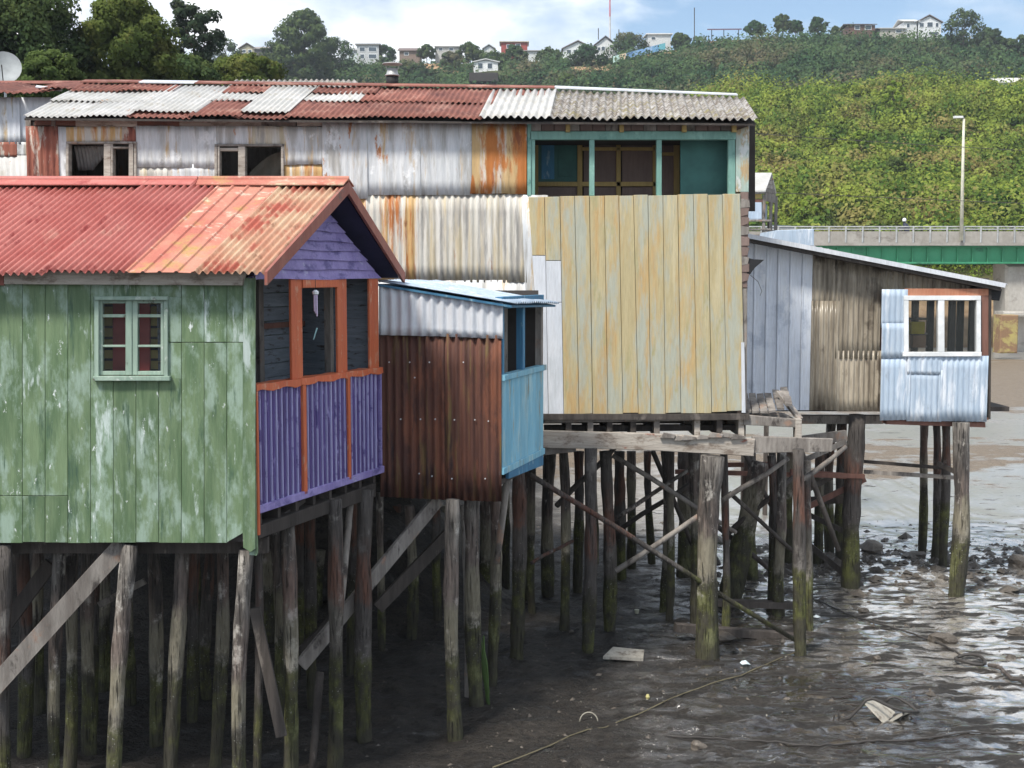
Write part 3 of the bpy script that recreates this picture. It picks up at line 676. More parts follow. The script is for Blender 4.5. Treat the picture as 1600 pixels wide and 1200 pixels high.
hill_house('white boxy house with flat roof at the end of the mural wall', 1012, 1048, 49, 54, 74, 366, (.58, .60, .61), (.72, .72, .72), 'flat', [(1018, 58, 1024, 62)])
hill_house('brown timber house with two pale dormers on the ridge', 1326, 1367, 34, 39, 56, 376, BR, (.10, .075, .07), 'gable_side', [(1336, 40, 1343, 46), (1352, 40, 1361, 46)])
hill_house('long low pale building between the brown and white ridge houses', 1375, 1413, 41, 45, 56, 378, (.42, .40, .36), (.55, .54, .52), 'gable_side', [(1400, 47, 1410, 51)])
hill_house('left wing with pale roof of the large white ridge house', 1412, 1434, 27, 34, 56, 376, (.62, .63, .64), (.58, .57, .55), 'gable_side', [(1417, 37, 1421, 43)])
hill_house('large white gabled house with bay windows on the ridge', 1432, 1470, 24, 35, 58, 372, (.70, .72, .74), (.18, .15, .15), 'gable_front', [(1437, 36, 1443, 42), (1449, 35, 1457, 42), (1462, 36, 1466, 42), (1451, 50, 1465, 54)])
hill_house('red shed with grey roof at the right edge of the ridge', 1586, 1616, 72, 79, 92, 366, RD_, (.4, .38, .37), 'gable_side')
hill_house('small white house with pale hipped roof on the sunny slope', 1558, 1620, 120, 130, 142, 205, (.66, .66, .63), (.62, .61, .58), 'gable_side', [(1574, 132, 1577, 140), (1586, 132, 1594, 138)], depth=6)
mb = MB(); t = thing('carport', 'dark flat carport roof on thin posts on the ridge', 'carport', P(1132, 57, 376))
obj('roof', MB().hexa([P(1105, 47, 376), P(1159, 46.5, 376), P(1159, 46.5, 381), P(1105, 47, 381)], [P(1105, 45, 376), P(1159, 44.5, 376), P(1159, 44.5, 381), P(1105, 45, 381)]), plain('carport_roof', (.13, .08, .12)), t)
for px in (1112, 1131, 1154): obj('post', MB().tube([P(px, 46, 377), P(px, 62, 377)], .12, 6), M['iron'], t)
# stilts and dark skirt under the white stilt house
for px in (742, 752, 764, 776): obj('stilt', MB().tube([hf.pt(hf.uv(px, 112)[0], P(px, 112, 318).z, -.3), hf.pt(hf.uv(px, 112)[0], P(px, 128, 318).z, -.3)], .22, 6), M['dark_wood'], hh)
obj('underfloor', MB().prism(F((hf.O.x, 318, 0), (1, 0, 0)), [(0, P(740, 126, 318).z), (P(778, 126, 318).x - hf.O.x, P(740, 126, 318).z), (P(778, 112, 318).x - hf.O.x, P(740, 112.5, 318).z), (0, P(740, 112.5, 318).z)], -6, -.8), M['wall_dark'], hh)
# mast
t = thing('radio_mast', 'tall red and white radio mast behind the pointed white house', 'mast', P(953, 70, 385))
for i, (a, b) in enumerate(((70, 42), (42, 26), (26, 10), (10, -8), (-8, -30))):
    obj('mast_section', MB().tube([P(953, a, 385), P(953, b, 385)], .32 - .03 * i, 6), plain('mast_paint', (.6, .6, .62) if i in (0, 1, 4) else (.55, .20, .25)), t)
for px, a, lab in ((1085, 12, 'thin bare pole left of the carport'), (935, 44, 'thin pole left of the radio mast'), (967, 46, 'thin pole right of the radio mast')):
    tag(obj('utility_pole', MB().tube([P(px, 62, 374), P(px, a, 374)], .13, 6), M['iron']), lab, 'pole', 'poles on the ridge')
for px, a, b, lab in ((1516, 56, 76, 'grey utility pole nearest the massive ridge tree'), (1553, 62, 86, 'grey utility pole, middle one along the descending ridge'), (1578, 74, 92, 'grey utility pole nearest the red shed')):
    tag(obj('utility_pole', MB().tube([P(px, b + 4, 362), P(px, a, 362)], .3, 6), M['metal_grey']), lab, 'pole', 'poles on the ridge')
# mural wall
t = thing('mural_wall', 'blue painted retaining wall climbing the hill to the white boxy house', 'wall', P(990, 92, 352))
cols = [(.45, .62, .58), (.62, .50, .36), (.16, .30, .56), (.22, .38, .62), (.18, .33, .58), (.28, .42, .62), (.16, .34, .55), (.12, .36, .42)]
for i, c in enumerate(cols):
    xa, xb = 958 + i * 10.2, 958 + (i + 1) * 10.2
    yl = lambda x: 93 - (x - 958) * .26
    q = [P(xa, yl(xa) + 5, 352), P(xb, yl(xb) + 5, 352), P(xb, yl(xb) - 5, 352), P(xa, yl(xa) - 5, 352)]
    obj('wall_panel', MB().hexa(q, [v + Vector((0, .5, 0)) for v in q]), plain('mural_paint', c, .8), t)
# ------------------------------------------------------------------ shrubs over the hill, kept clear of the houses and the bare earth
def spread(n, y0, y1, a, b):
    cy = RNG.uniform(y0, y1, n); return cy * RNG.uniform(a, b, n), cy
for n, r0, r1, per, lf in ((2300, 1.1, 2.7, 150, .21), (4200, .5, 1.0, 34, .2)):
    cx, cy = spread(n, 113, 223, .14, .46); keep = hill_z(cx, cy) > 6.4
    for (a, b, Y) in FOOT: keep &= ~((cx > a - 2) & (cx < b + 2) & (cy > Y - 14) & (cy < Y + 7))
    cx, cy = cx[keep], cy[keep]
    rad = (r0 + (r1 - r0) * RNG.uniform(0, 1, len(cx)) ** 1.7) * np.clip(.95 + 1.5 * fbm(cx / 13, cy / 13, 91, 2), .4, 1.7)
    shrub_mass('hillside_shrubs', 'sunlit yellow green scrub covering the slope behind the bridge', cx, cy, rad, per, lf, M['fol_near'])
n = 9500
cx, cy = spread(n, 256, 381, -.26, .46)
keep = fbm(cx / 30, cy / 18, 77, 3) < .36
for (a, b, Y) in FOOT: keep &= ~((cx > a - 1) & (cx < b + 1) & (cy > Y - 16) & (cy < Y + 9))
for (bx_, by2, br) in BARE: keep &= np.hypot(cx - bx_, (cy - by2) * .6) > br * (1 + .5 * fbm(cx / 5, cy / 5, 9, 2))
cx, cy = cx[keep], cy[keep]
shrub_mass('ridge_scrub', 'dark green scrub over the upper hill below the houses', cx, cy, np.where(RNG.uniform(0, 1, len(cx)) < .3, RNG.uniform(1.6, 3.4, len(cx)), RNG.uniform(.6, 1.3, len(cx))) * np.where(cy > 362, .5, 1), 60, .36, M['fol_far'])

# ------------------------------------------------------------------ bridge
BY = 90.0
bz = lambda px, py: P(px, py, BY).z
t = thing('bridge', 'green steel girder road bridge with concrete deck and railing', 'bridge', (40, BY, 0))
fb = F((0, BY, 0), (1, 0, 0))
zt, zb = bz(1400, 384), bz(1400, 412)
x0, x1 = P(1150, 400, BY).x, 75
obj('girder', MB().prism(fb, [(x0, zb), (x1, zb), (x1, zt), (x0, zt)], -.35, 0), M['bridge_green'], t)
for z in (zb + .06, zt - .06): obj('girder_flange', MB().prism(fb, [(x0, z - .06), (x1, z - .06), (x1, z + .055), (x0, z + .055)], -.5, .2), M['bridge_green'], t)
k = P(1260, 400, BY).x
while k < 60:
    obj('stiffener', MB().prism(fb, [(k, zb + .12), (k + .07, zb + .12), (k + .07, zt - .12), (k, zt - .12)], -.01, .15), M['bridge_green'], t); k += 1.05
obj('deck', MB().prism(fb, [(x0, zt), (x1, zt), (x1, zt + .2), (x0, zt + .2)], -9, .7), M['concrete'], t)
zp = zt + .2
obj('parapet', MB().prism(fb, [(x0, zp), (x1, zp), (x1, zp + .78), (x0, zp + .78)], .42, .62), M['concrete'], t)
k = x0 + .4
while k < 60:
    obj('rail_post', MB().prism(fb, [(k, zp), (k + .1, zp), (k + .1, zp + 1.12), (k, zp + 1.12)], .625, .72), M['metal_grey'], t); k += 1.17
for z in (zp + .92, zp + 1.1): obj('handrail', MB().tube([fb.pt(x0, z, .6), fb.pt(x1, z, .6)], .045, 6), M['metal_grey'], t)
obj('far_girder', MB().prism(fb, [(x0, zb), (x1, zb), (x1, zt - .01), (x0, zt - .01)], -8.4, -8), M['bridge_green'], t)
obj('pier', MB().prism(fb, [(P(1582, 430, BY).x, -.5), (P(1625, 430, BY).x, -.5), (P(1625, 430, BY).x, zb - .01), (P(1576, 430, BY).x, zb - .01)], -3, -.6, .2), M['concrete'], t)
obj('pier_footing', MB().prism(fb, [(P(1560, 430, BY).x, bz(1560, 494)), (P(1660, 430, BY).x, bz(1560, 494)), (P(1660, 430, BY).x, bz(1560, 486)), (P(1560, 430, BY).x, bz(1560, 486))], -.5, 1.2, .1), M['concrete'], t)
tag(obj('mooring_block', MB().prism(F((0, 80, 0), (1, 0, 0)), [(P(1566, 430, 80).x, P(1566, 552, 80).z), (P(1594, 430, 80).x, P(1566, 552, 80).z), (P(1594, 430, 80).x, P(1566, 492, 80).z), (P(1566, 430, 80).x, P(1566, 492, 80).z)], -1.2, 0, .06), weathered('yellow_rust_paint', (.40, .34, .12), (.34, .28, .13), [((.24, .15, .09), .5, .6, (.8, .8, 1.2))], rough=.8, streak=(1, 1, 1))), 'yellow and rust coloured block below the bridge at the right edge', 'block')
t = thing('street_lamp', 'tall pale street lamp on the bridge', 'street lamp', P(1502, 376, BY + .2))
pb = P(1502, 376, BY - .9); pt_ = P(1506, 186, BY - .9)
obj('pole', MB().tube([pb, pt_], [.13, .08], 8), plain('pale_lamp_pole', (.55, .54, .44)), t, True)
hd = P(1498, 183, BY - .9)
obj('arm', MB().tube([pt_, P(1505, 183, BY - .9), hd], .05, 6), M['metal_grey'], t, True)
obj('lamp_head', MB().box(hd + Vector((-.05, 0, 0)), (.28, .16, .07)), M['white_frame'], t)
# car and motorcyclist
def car(label, px, Y, colr):
    z = zp; c = P(px, 350, Y).x
    t = thing('car', label, 'car', (c, Y, z))
    f = F((c, Y, 0), (1, 0, 0))
    obj('body', MB().prism(f, [(-2.1, z + .25), (2.1, z + .25), (2.15, z + .75), (1.3, z + .9), (-1.9, z + .92), (-2.15, z + .7)], -1.6, 0, .08), plain('car_paint', colr, .3, .02, .6), t)
    obj('cabin', MB().prism(f, [(-1.7, z + .9), (1.1, z + .88), (.4, z + 1.42), (-1.1, z + 1.45)], -1.45, -.15, .1), M['pane_far'], t)
    for u in (-1.3, 1.3):
        w = MB(); w.tube([f.pt(u, z + .32, -.2), f.pt(u, z + .32, .02)], .32, 14); obj('wheel', w, M['iron'], t)
car('dark car on the bridge behind the little wooden hut', 1228, 95, (.16, .18, .2))
t = thing('person', 'person in dark jacket and white helmet riding along the bridge', 'person', (P(1416, 355, 93).x, 93, zp))
c = Vector((P(1416, 355, 93).x, 93, zp))
obj('body', MB().tube([c + Vector((.1, 0, .75)), c + Vector((.05, 0, 1.0)), c + Vector((-.05, 0, 1.3)), c + Vector((-.12, 0, 1.45)), c + Vector((-.14, 0, 1.52)), c + Vector((-.15, 0, 1.64))], [.16, .2, .21, .13, .07, .12], 10).tube([c + Vector((-.05, -.2, 1.35)), c + Vector((-.25, -.25, 1.15)), c + Vector((-.5, -.22, 1.1))], [.08, .06, .05], 8).tube([c + Vector((.1, -.15, .8)), c + Vector((-.3, -.2, .75)), c + Vector((-.25, -.2, .3))], [.11, .09, .06], 8), plain('dark_jacket', (.03, .035, .06)), t, True)
obj('helmet', MB().tube([c + Vector((-.15, 0, 1.6)), c + Vector((-.15, 0, 1.68)), c + Vector((-.15, 0, 1.8)), c + Vector((-.15, 0, 1.86))], [.12, .15, .13, .05], 10), M['white_frame'], t, True)
t = thing('motorcycle', 'dark motorcycle under the rider on the bridge', 'motorcycle', c)
for dx in (-.65, .65):
    pts = [c + Vector((dx + .3 * math.cos(a), 0, .32 + .3 * math.sin(a))) for a in np.linspace(0, 2 * math.pi, 15)]
    obj('wheel', MB().tube(pts, .05, 6, False), M['iron'], t)
obj('frame', MB().tube([c + Vector((-.65, 0, .32)), c + Vector((-.45, 0, .95)), c + Vector((0, 0, .72)), c + Vector((.5, 0, .75)), c + Vector((.65, 0, .32))], [.05, .06, .16, .12, .05], 8), M['iron'], t)
# overhead cables
for (ya, yb, yc, lab) in ((205, 226, 240, 'upper overhead cable crossing the sunny slope'), (297, 311, 321, 'lower overhead cable crossing the sunny slope')):
    pts = []
    for i in range(13):
        q = i / 12; px = 1130 + q * 560; py = (1 - q) ** 2 * ya + 2 * q * (1 - q) * yb + q * q * yc
        pts.append(P(px, py, 80 + 10 * q))
    tag(obj('overhead_cable', MB().tube(pts, .022, 5), M['iron']), lab, 'cable', 'overhead cables')

# ------------------------------------------------------------------ builders for the stilt houses
def poly(fc, pts, n): return [fc.uv(x, y, n) for x, y in pts]
def board(name, par, fc, pts, n0, n1, mat, ch=.004):
    return obj(name, MB().prism(fc, poly(fc, pts, n1), n0, n1, ch), mat, par)
def rect(x0, y0, x1, y1): return [(x0, y1), (x1, y1), (x1, y0), (x0, y0)]
def sheet(name, par, fc, x0, x1, yt, yb, mat, n=.03, wave=.09, amp=.012, prof='sine', rows=5, wob=.004, ragged=0.0, ph=0.0):
    (ua, ta), (ub, tb) = fc.uv(x0, yt[0], n), fc.uv(x1, yt[1], n)
    (_, ba), (_, bb) = fc.uv(x0, yb[0], n), fc.uv(x1, yb[1], n)
    W = ub - ua; r1, r2 = U(0, 6), U(0, 6)
    rg = lambda u, k: ragged * (math.sin(u * 5 + k) + .6 * math.sin(u * 17 + k * 2) + .4 * math.sin(u * 41 + k))
    return obj(name, MB().corr(lambda u, v, q: fc.pt(ua + u, v, n + q), W, wave, amp, prof,
        lambda u: ba + (bb - ba) * u / W + rg(u, r1), lambda u: ta + (tb - ta) * u / W + rg(u, r2), rows, wob, .004, 8, ph), mat, par, prof == 'sine')
def roof_sheet(name, par, A, B, C, D, mat, wave=.076, amp=.012, lift=0.0, prof='sine', rows=5, wob=.004, ph=0.0):
    """A-B along the eave, D-C along the top"""
    A, B, C, D = map(Vector, (A, B, C, D)); W = (B - A).length
    nn = (B - A).cross(D - A).normalized()
    if nn.z < 0: nn = -nn
    def pos(u, v, q):
        a = A.lerp(B, u / W); d = D.lerp(C, u / W); return a.lerp(d, v) + nn * (q + lift)
    return obj(name, MB().corr(pos, W, wave, amp, prof, lambda u: 0.0, lambda u: 1.0, rows, wob, .005, 8, ph), mat, par, prof == 'sine')
def stilt(par, top, bot, w, Y=None, mat=None, Yt=None, w2=None, name='stilt', n=10):
    if Y is None: Y = G(*bot).y
    b = P(bot[0], bot[1], Y); t = P(top[0], top[1], Yt or Y)
    d = t - b
    if b.z > .0: b = b - d * ((b.z + .1) / d.z)
    b = b - d.normalized() * .3
    r = w / 2 / FPX * Y; r2 = (w2 or w * .92) / 2 / FPX * Y
    K = 13; pts = []; rad = []
    bx, by, p1, p2 = U(-.055, .055), U(-.05, .05), U(0, 6), U(0, 6)
    for i in range(K):
        q = i / (K - 1); k = math.sin(q * math.pi)
        pts.append(b.lerp(t, q) + Vector((bx * k + .008 * math.sin(7 * q + p1), by * k + .008 * math.sin(6 * q + p2), 0)))
        rad.append((r + (r2 - r) * q) * (1 + .08 * math.sin(9 * q + p1) + .05 * math.sin(23 * q + p2) + U(-.05, .05)))
    return obj(name, MB().tube(pts, rad, n, True, .06, .08), mat or M['pile'], par, True)
def brace(par, a, b, w, mat=None, th=.05, round_=False, name='brace'):
    A, B = P(*a), P(*b); W = w / FPX * (a[2] + b[2]) / 2
    if round_: m = MB().tube([A, A.lerp(B, .3) + Vector((0, 0, U(-.02, .02))), A.lerp(B, .7) + Vector((0, 0, U(-.03, .02))), B], [W / 2, W / 2, W / 2.1, W / 2.3], 8, True, .05)
    else: m = MB().bar(A, B, th, W)
    return obj(name, m, mat or M['dark_wood'], par, round_)

# ------------------------------------------------------------------ green and purple house
yG = 12.2
C1 = P(398, 848, yG); D1 = P(592, 735, 14.95)
g1 = F((C1.x, yG, 0), (1, 0, 0)); g2 = F((C1.x, yG, 0), (D1.x - C1.x, D1.y - yG, 0))
LW = (Vector((D1.x, D1.y, 0)) - Vector((C1.x, yG, 0))).length
XL = -9.5                                    # left end of the house, outside the frame; drawn out to shade the mud
gh = thing('green_house', 'green boarded stilt house with red roof, purple gable and orange railed porch', 'house', (C1.x - 1.8, yG + 1.4, 0), 'stilt houses')
ZF, ZW = C1.z, P(398, 436, yG).z             # floor edge, wall top
wx0, wy0, wx1, wy1 = 147, 464, 262, 592
x = -36.0; cols = []
while x < 379: cols.append((x, min(x + 35.5, 380))); x += 35.5
for (a, b) in cols:
    segs = [(a, b, 430, 848)]
    if b > wx0 + 3 and a < wx1 - 3:
        segs = [(a, b, 430, wy0), (a, b, wy1, 848)]
        if a < wx0: segs.append((a, wx0, wy0, wy1))
        if b > wx1: segs.append((wx1, b, wy0, wy1))
    out = []
    for (p, q, s0, s1) in segs:
        cut = 535 if p >= wx1 - 16 else (775 if q < 135 else None)
        if cut and s0 < cut - 4 < s1 - 8: out += [(p, q, s0, cut - .5), (p, q, cut + .5, s1)]
        else: out.append((p, q, s0, s1))
    for (p, q, s0, s1) in out:
        if q - p < 2: continue
        n1 = .030 + U(-.003, .004); bl = s1; br = s1
        if s1 == 848:
            bl = br = 848 + U(-1.2, 1)
            if q > 375: br = 833
        board('board', gh, g1, [(p + .25, bl), (q - .25, br), (q - .25, s0), (p + .25, s0)], .0, n1, M['green'], .003)
board('corner_board', gh, g1, [(379, 828), (380, 856), (392, 863), (399, 858), (399, 434), (380, 434)], .032, .055, M['green'], .004)
obj('corner_board', MB().prism(g2, [(-.02, ZF - .12), (.012, ZF - .1), (.012, ZW), (-.02, ZW)], -.05, .03), M['green'], gh)
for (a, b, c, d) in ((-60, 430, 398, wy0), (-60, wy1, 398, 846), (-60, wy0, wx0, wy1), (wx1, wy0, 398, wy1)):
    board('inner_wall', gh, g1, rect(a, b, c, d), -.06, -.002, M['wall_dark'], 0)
win = board('window', gh, g1, rect(147, 463, 262, 469), -.02, .085, M['green_trim'])       # head; the rest of the frame below it
for r_, nm, n1 in ((rect(147, 469, 154, 588), 'frame', .06), (rect(256, 469, 262, 588), 'frame', .06), (rect(145, 588, 265, 595), 'sill', .09),
              (rect(154, 469, 160, 586), 'sash', .03), (rect(196, 469, 206, 586), 'sash', .04), (rect(206.5, 469, 215, 586), 'sash', .03), (rect(251, 469, 256, 586), 'sash', .03),
              (rect(160, 469, 196, 474), 'sash', .028), (rect(215, 469, 251, 474), 'sash', .028), (rect(160, 580, 196, 586), 'sash', .028), (rect(215, 580, 251, 586), 'sash', .028),
              (rect(160, 491, 196, 496), 'glazing_bar', .026), (rect(215, 491, 251, 496), 'glazing_bar', .026), (rect(160, 539, 196, 542.5), 'glazing_bar', .026), (rect(215, 539, 251, 542.5), 'glazing_bar', .026)):
    board(nm, win, g1, r_, -.03, n1, M['green_trim'], .003)
for (a, b) in ((160, 196), (215, 251)):
    for (c, d) in ((474, 491), (496, 539), (542.5, 580)): board('pane', win, g1, rect(a, c, b, d), .0, .006, M['glass'], 0)
ms = weathered('yellow_reflection_slats', (.52, .42, .10), (.60, .50, .14), rough=.6)
mr_ = plain('red_curtain', (.50, .09, .08), .8)
for i in range(8): board('reflection_slat', gh, g1, rect(140, 462 + i * 17, 272, 475 + i * 17), -.36, -.34, ms, .003)  # yellow boards stand in for a reflection in the panes
board('curtain', gh, g1, rect(176, 455, 196, 600), -.30, -.27, mr_); board('curtain', gh, g1, rect(216, 455, 234, 600), -.30, -.27, mr_)
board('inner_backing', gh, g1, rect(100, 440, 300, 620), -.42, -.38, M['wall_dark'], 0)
# porch on the gable side
def g2x(px): return g2.uv(px, 600)[0]
u1, u2, u3, u4, u5, u6 = g2x(455), g2x(472), g2x(527), g2x(541.5), g2x(577), LW
vr = g2.uv(400, 602)[1]; vbt = g2.uv(400, 795)[1]
vr2 = g2.uv(592, 575)[1]; vb2 = g2.uv(592, 733)[1]
rail = lambda u: vr + (vr2 - vr) * u / LW
base = lambda u: vbt + (vb2 - vbt) * u / LW
TOPV = g2.uv(500, 436)[1]
for (a, b) in ((u1, u2), (u3, u4), (u5, u6)):
    obj('post', MB().prism(g2, [(a, rail(a) - .02), (b, rail(b) - .02), (b, TOPV), (a, TOPV)], -.012, .014, .004), M['orange'], gh)
obj('header', MB().prism(g2, [(u2, TOPV - .09), (u3, TOPV - .09), (u3, TOPV - .005), (u2, TOPV - .005)], -.06, .03, .005), M['orange'], gh)
K = 14; m = MB()
for (a, b) in ((0.0, (u1 + u2) / 2), ((u1 + u2) / 2 + .004, (u3 + u4) / 2), ((u3 + u4) / 2 + .004, LW + .03)):
    m = MB(); vv = []
    for i in range(K + 1):
        u = a + (b - a) * i / K; s = .012 * math.sin(i * .9 + a * 3) + U(-.006, .006)
        vv.append([g2.pt(u, rail(u) - .055 + s, -.1), g2.pt(u, rail(u) - .055 + s, .055), g2.pt(u, rail(u) + .012 + s * .3, .05), g2.pt(u, rail(u) + .012 + s * .3, -.1)])
    for i in range(K): m.hexa(vv[i], vv[i + 1])
    obj('rail', m, M['orange'], gh)
lp = [(0.0, .03), (u2 - .07, u2), (u4 - .06, u4)]
for (a, b) in lp: obj('lower_post', MB().prism(g2, [(a, base(a) - (.25 if a == 0 else 0)), (b, base(b) - (.25 if a == 0 else 0)), (b, rail(b) - .05), (a, rail(a) - .05)], -.08, .05, .004), M['orange'], gh)
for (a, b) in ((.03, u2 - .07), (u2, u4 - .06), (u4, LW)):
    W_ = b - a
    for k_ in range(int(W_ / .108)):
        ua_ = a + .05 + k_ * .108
        obj('ridge_light_strip', MB().prism(g2, [(ua_, base(ua_) + .03), (ua_ + .015, base(ua_) + .03), (ua_ + .015, rail(ua_) - .05), (ua_, rail(ua_) - .05)], .012, .038, .003), M['ridge_light'], gh)  # pale strips stand in for light caught on the corrugation ridges
    obj('corrugated_panel', MB().corr(lambda u, v, q: g2.pt(a + u, v, .012 + q), W_, .108, .012, 'trap', lambda u: base(a + u) + .02, lambda u: rail(a + u) - .045, 4, .003, .004, 12), M['purple'], gh)
obj('corner_trim', MB().prism(g2, [(LW, base(LW)), (LW + .03, base(LW)), (LW + .03, rail(LW) - .05), (LW, rail(LW) - .05)], -.1, .035, .003), M['lilac'], gh)
obj('bottom_trim', MB().prism(g2, [(0.03, base(0) - .045), (LW + .05, base(LW) - .045), (LW + .05, base(LW) + .035), (.03, base(0) + .035)], -.02, .05, .006), M['lilac'], gh)
ub = lambda px, py: g2.uv(px, py)
bm_ = [ub(402, 842), ub(585, 776), ub(585, 754), ub(402, 822)]
obj('beam', MB().prism(g2, bm_, -.12, .02, .006), M['dark_wood'], gh)
for i in range(8):
    u = .1 + i * .38; v1_ = base(u) - .05; v0_ = bm_[2][1] + (bm_[3][1] - bm_[2][1]) * (1 - u / LW)
    if v1_ > v0_ + .01: obj('joist', MB().prism(g2, [(u, v0_ - .02), (u + .06, v0_ - .02), (u + .06, v1_), (u, v1_)], -1.6, -.01), M['dark_wood'], gh)
# porch back wall (dark boards), its posts and rail
NB = -.95
v = rail(0) - .9
while v < TOPV + .05:
    obj('board', MB().prism(g2, [(-.1, v), (LW, v), (LW, v + .155), (-.1, v + .155)], NB - .02, NB + U(0, .012), .006), M['slate'], gh); v += .16
obj('porch_post', MB().prism(g2, [(1.62, rail(0) - .9), (1.72, rail(0) - .9), (1.72, TOPV), (1.62, TOPV)], NB + .02, NB + .12), M['grey_wood'], gh)
obj('porch_post', MB().prism(g2, [(2.52, rail(0) - .9), (2.60, rail(0) - .9), (2.60, TOPV), (2.52, TOPV)], -.5, -.42), M['grey_wood'], gh)
obj('porch_rail', MB().prism(g2, [(-.05, rail(0) + .46), (LW - .1, rail(0) + .46), (LW - .1, rail(0) + .52), (-.05, rail(0) + .52)], NB + .015, NB + .06), M['redwood'], gh)
board_end = F(g2.pt(LW - .03, 0, 0), -g2.n)
obj('porch_end_wall', MB().prism(board_end, [(0, base(LW)), (1.0, base(LW)), (1.0, TOPV), (0, TOPV)], -.03, 0), M['slate'], gh)
for a in (.02, .45):
    obj('end_pane', MB().prism(board_end, [(a + .08, rail(LW) + .05), (a + .42, rail(LW) + .05), (a + .42, TOPV - .1), (a + .08, TOPV - .1)], .001, .008), M['pane_far'], gh)
obj('porch_floor', MB().prism(g2, [(0, base(0) + .02), (LW, base(LW) + .02), (LW, base(LW) + .06), (0, base(0) + .06)], -3.2, -.03), M['dark_wood'], gh)
obj('ceiling', MB().prism(g2, [(0, TOPV + .005), (LW, TOPV + .005), (LW, TOPV + .03), (0, TOPV + .03)], -3.4, -.02), M['navy'], gh)
# back and left walls, floor
obj('back_wall', MB().prism(F((D1.x, D1.y, 0), (-1, 0, 0)), [(1.02, ZF + .3), (7.5, ZF + .3), (7.5, ZW), (1.02, ZW)], -.05, 0), M['green'], gh)
obj('floor', MB().hexa([(XL, yG + .02, ZF + .01), (C1.x - .02, yG + .02, ZF + .01), (D1.x - .2, D1.y, ZF + .4), (XL, D1.y, ZF + .4)], [(XL, yG + .02, ZF + .06), (C1.x - .02, yG + .02, ZF + .06), (D1.x - .2, D1.y, ZF + .45), (XL, D1.y, ZF + .45)]), M['dark_wood'], gh)
obj('unseen_shade_block', MB().hexa([(XL, 15.3, 2.9), (-2.3, 15.3, 2.9), (-2.0, 17.95, 2.9), (XL, 17.95, 2.9)], [(XL, 15.3, 5.15), (-2.3, 15.3, 5.15), (-2.0, 17.95, 5.15), (XL, 17.95, 5.15)]), M['grey_wood'], gh)  # unseen block, added to keep sun off the mud under the houses
# gable siding
APX = LW * .5
apv = g2.uv(514, 318)[1]; gb = TOPV + .0
nb = 8; bh = (apv - gb) / nb
for i in range(nb):
    v0_ = gb + i * bh; v1_ = v0_ + bh
    w0 = (LW / 2 + .05) * (1 - (v0_ - gb) / (apv - gb)); w1 = max(.01, (LW / 2 + .05) * (1 - (v1_ - gb) / (apv - gb)))
    m = MB(); e = .028
    a = [g2.pt(APX - w0, v0_, -.02), g2.pt(APX + w0, v0_, -.02), g2.pt(APX + w1, v1_ + .006, -.02), g2.pt(APX - w1, v1_ + .006, -.02)]
    b = [g2.pt(APX - w0, v0_, .012 + e), g2.pt(APX + w0, v0_, .012 + e), g2.pt(APX + w1, v1_ + .006, .008), g2.pt(APX - w1, v1_ + .006, .008)]
    nlo = []
    NS = 9; lo0 = []; hi0 = []
    for k in range(NS + 1):
        q = k / NS; s = .006 * math.sin(q * 9 + i * 2.1) + U(-.003, .003)
        lo0.append((APX - w0 + 2 * w0 * q, v0_ + s)); hi0.append((APX - w1 + 2 * w1 * q, v1_ + .006))
    for k in range(NS):
        A0 = [g2.pt(*lo0[k], -.02), g2.pt(*lo0[k + 1], -.02), g2.pt(*hi0[k + 1], -.02), g2.pt(*hi0[k], -.02)]
        mid0 = [(lo0[j][0], lo0[j][1] + bh * .18) for j in (k, k + 1)]
        B0 = [g2.pt(*lo0[k], .02 + e * .6), g2.pt(*lo0[k + 1], .02 + e * .6), g2.pt(*hi0[k + 1], .008), g2.pt(*hi0[k], .008)]
        m.hexa(A0, B0)
    obj('siding_board', m, M['lilac'], gh)
# roof
E0 = P(413, 427, 11.93); RG = P(541, 286, 13.58); E1 = P(629, 427, 15.25)
E1.z = E0.z
V1 = RG - E0; V2 = E1 - RG
roof = obj('roof', MB().hexa([Vector((XL, E0.y + .12, E0.z + .02)), E0 + Vector((0, .12, .02)), RG + Vector((-.05, 0, -.06)), Vector((XL, RG.y, RG.z - .06))],
    [Vector((XL, E0.y + .12, E0.z + .04)), E0 + Vector((0, .12, .04)), RG + Vector((-.05, 0, -.035)), Vector((XL, RG.y, RG.z - .035))]).hexa(
    [Vector((XL, RG.y, RG.z - .06)), RG + Vector((-.05, 0, -.06)), E1 + Vector((-.05, 0, -.05)), Vector((XL, E1.y, E1.z - .05))],
    [Vector((XL, RG.y, RG.z - .035)), RG + Vector((-.05, 0, -.035)), E1 + Vector((-.05, 0, -.03)), Vector((XL, E1.y, E1.z - .03))]), M['navy'], gh)
ex = lambda px: (px - 800) / FPX * E0.y
def fs(x0, x1, mat, lift=0, **k):
    A = Vector((x0, E0.y, E0.z)); B = Vector((x1, E0.y, E0.z))
    if x1 > ex(250): B.z += 0
    return roof_sheet('roof_sheet', roof, A, B, B + V1, A + V1, mat, lift=lift, **k)
fs(XL - .4, ex(68), M['red_roof'], .0, wave=.072, amp=.019); fs(ex(66), ex(198), M['red_roof'], .018, wave=.072, amp=.019, wob=.006)
fs(ex(196), ex(306), M['flat_roof'], .012, wave=.155, amp=.016, prof='rib', wob=.006); fs(ex(303), E0.x, M['faded_roof'], .004, wave=.076, amp=.019)
for (x0, x1) in ((XL, -4.2), (-4.2, -2.9), (-2.9, RG.x)):
    A = Vector((x0, RG.y, RG.z)); B = Vector((x1, RG.y, RG.z))
    roof_sheet('roof_sheet', roof, A + V2, B + V2, B, A, M['red_roof'])
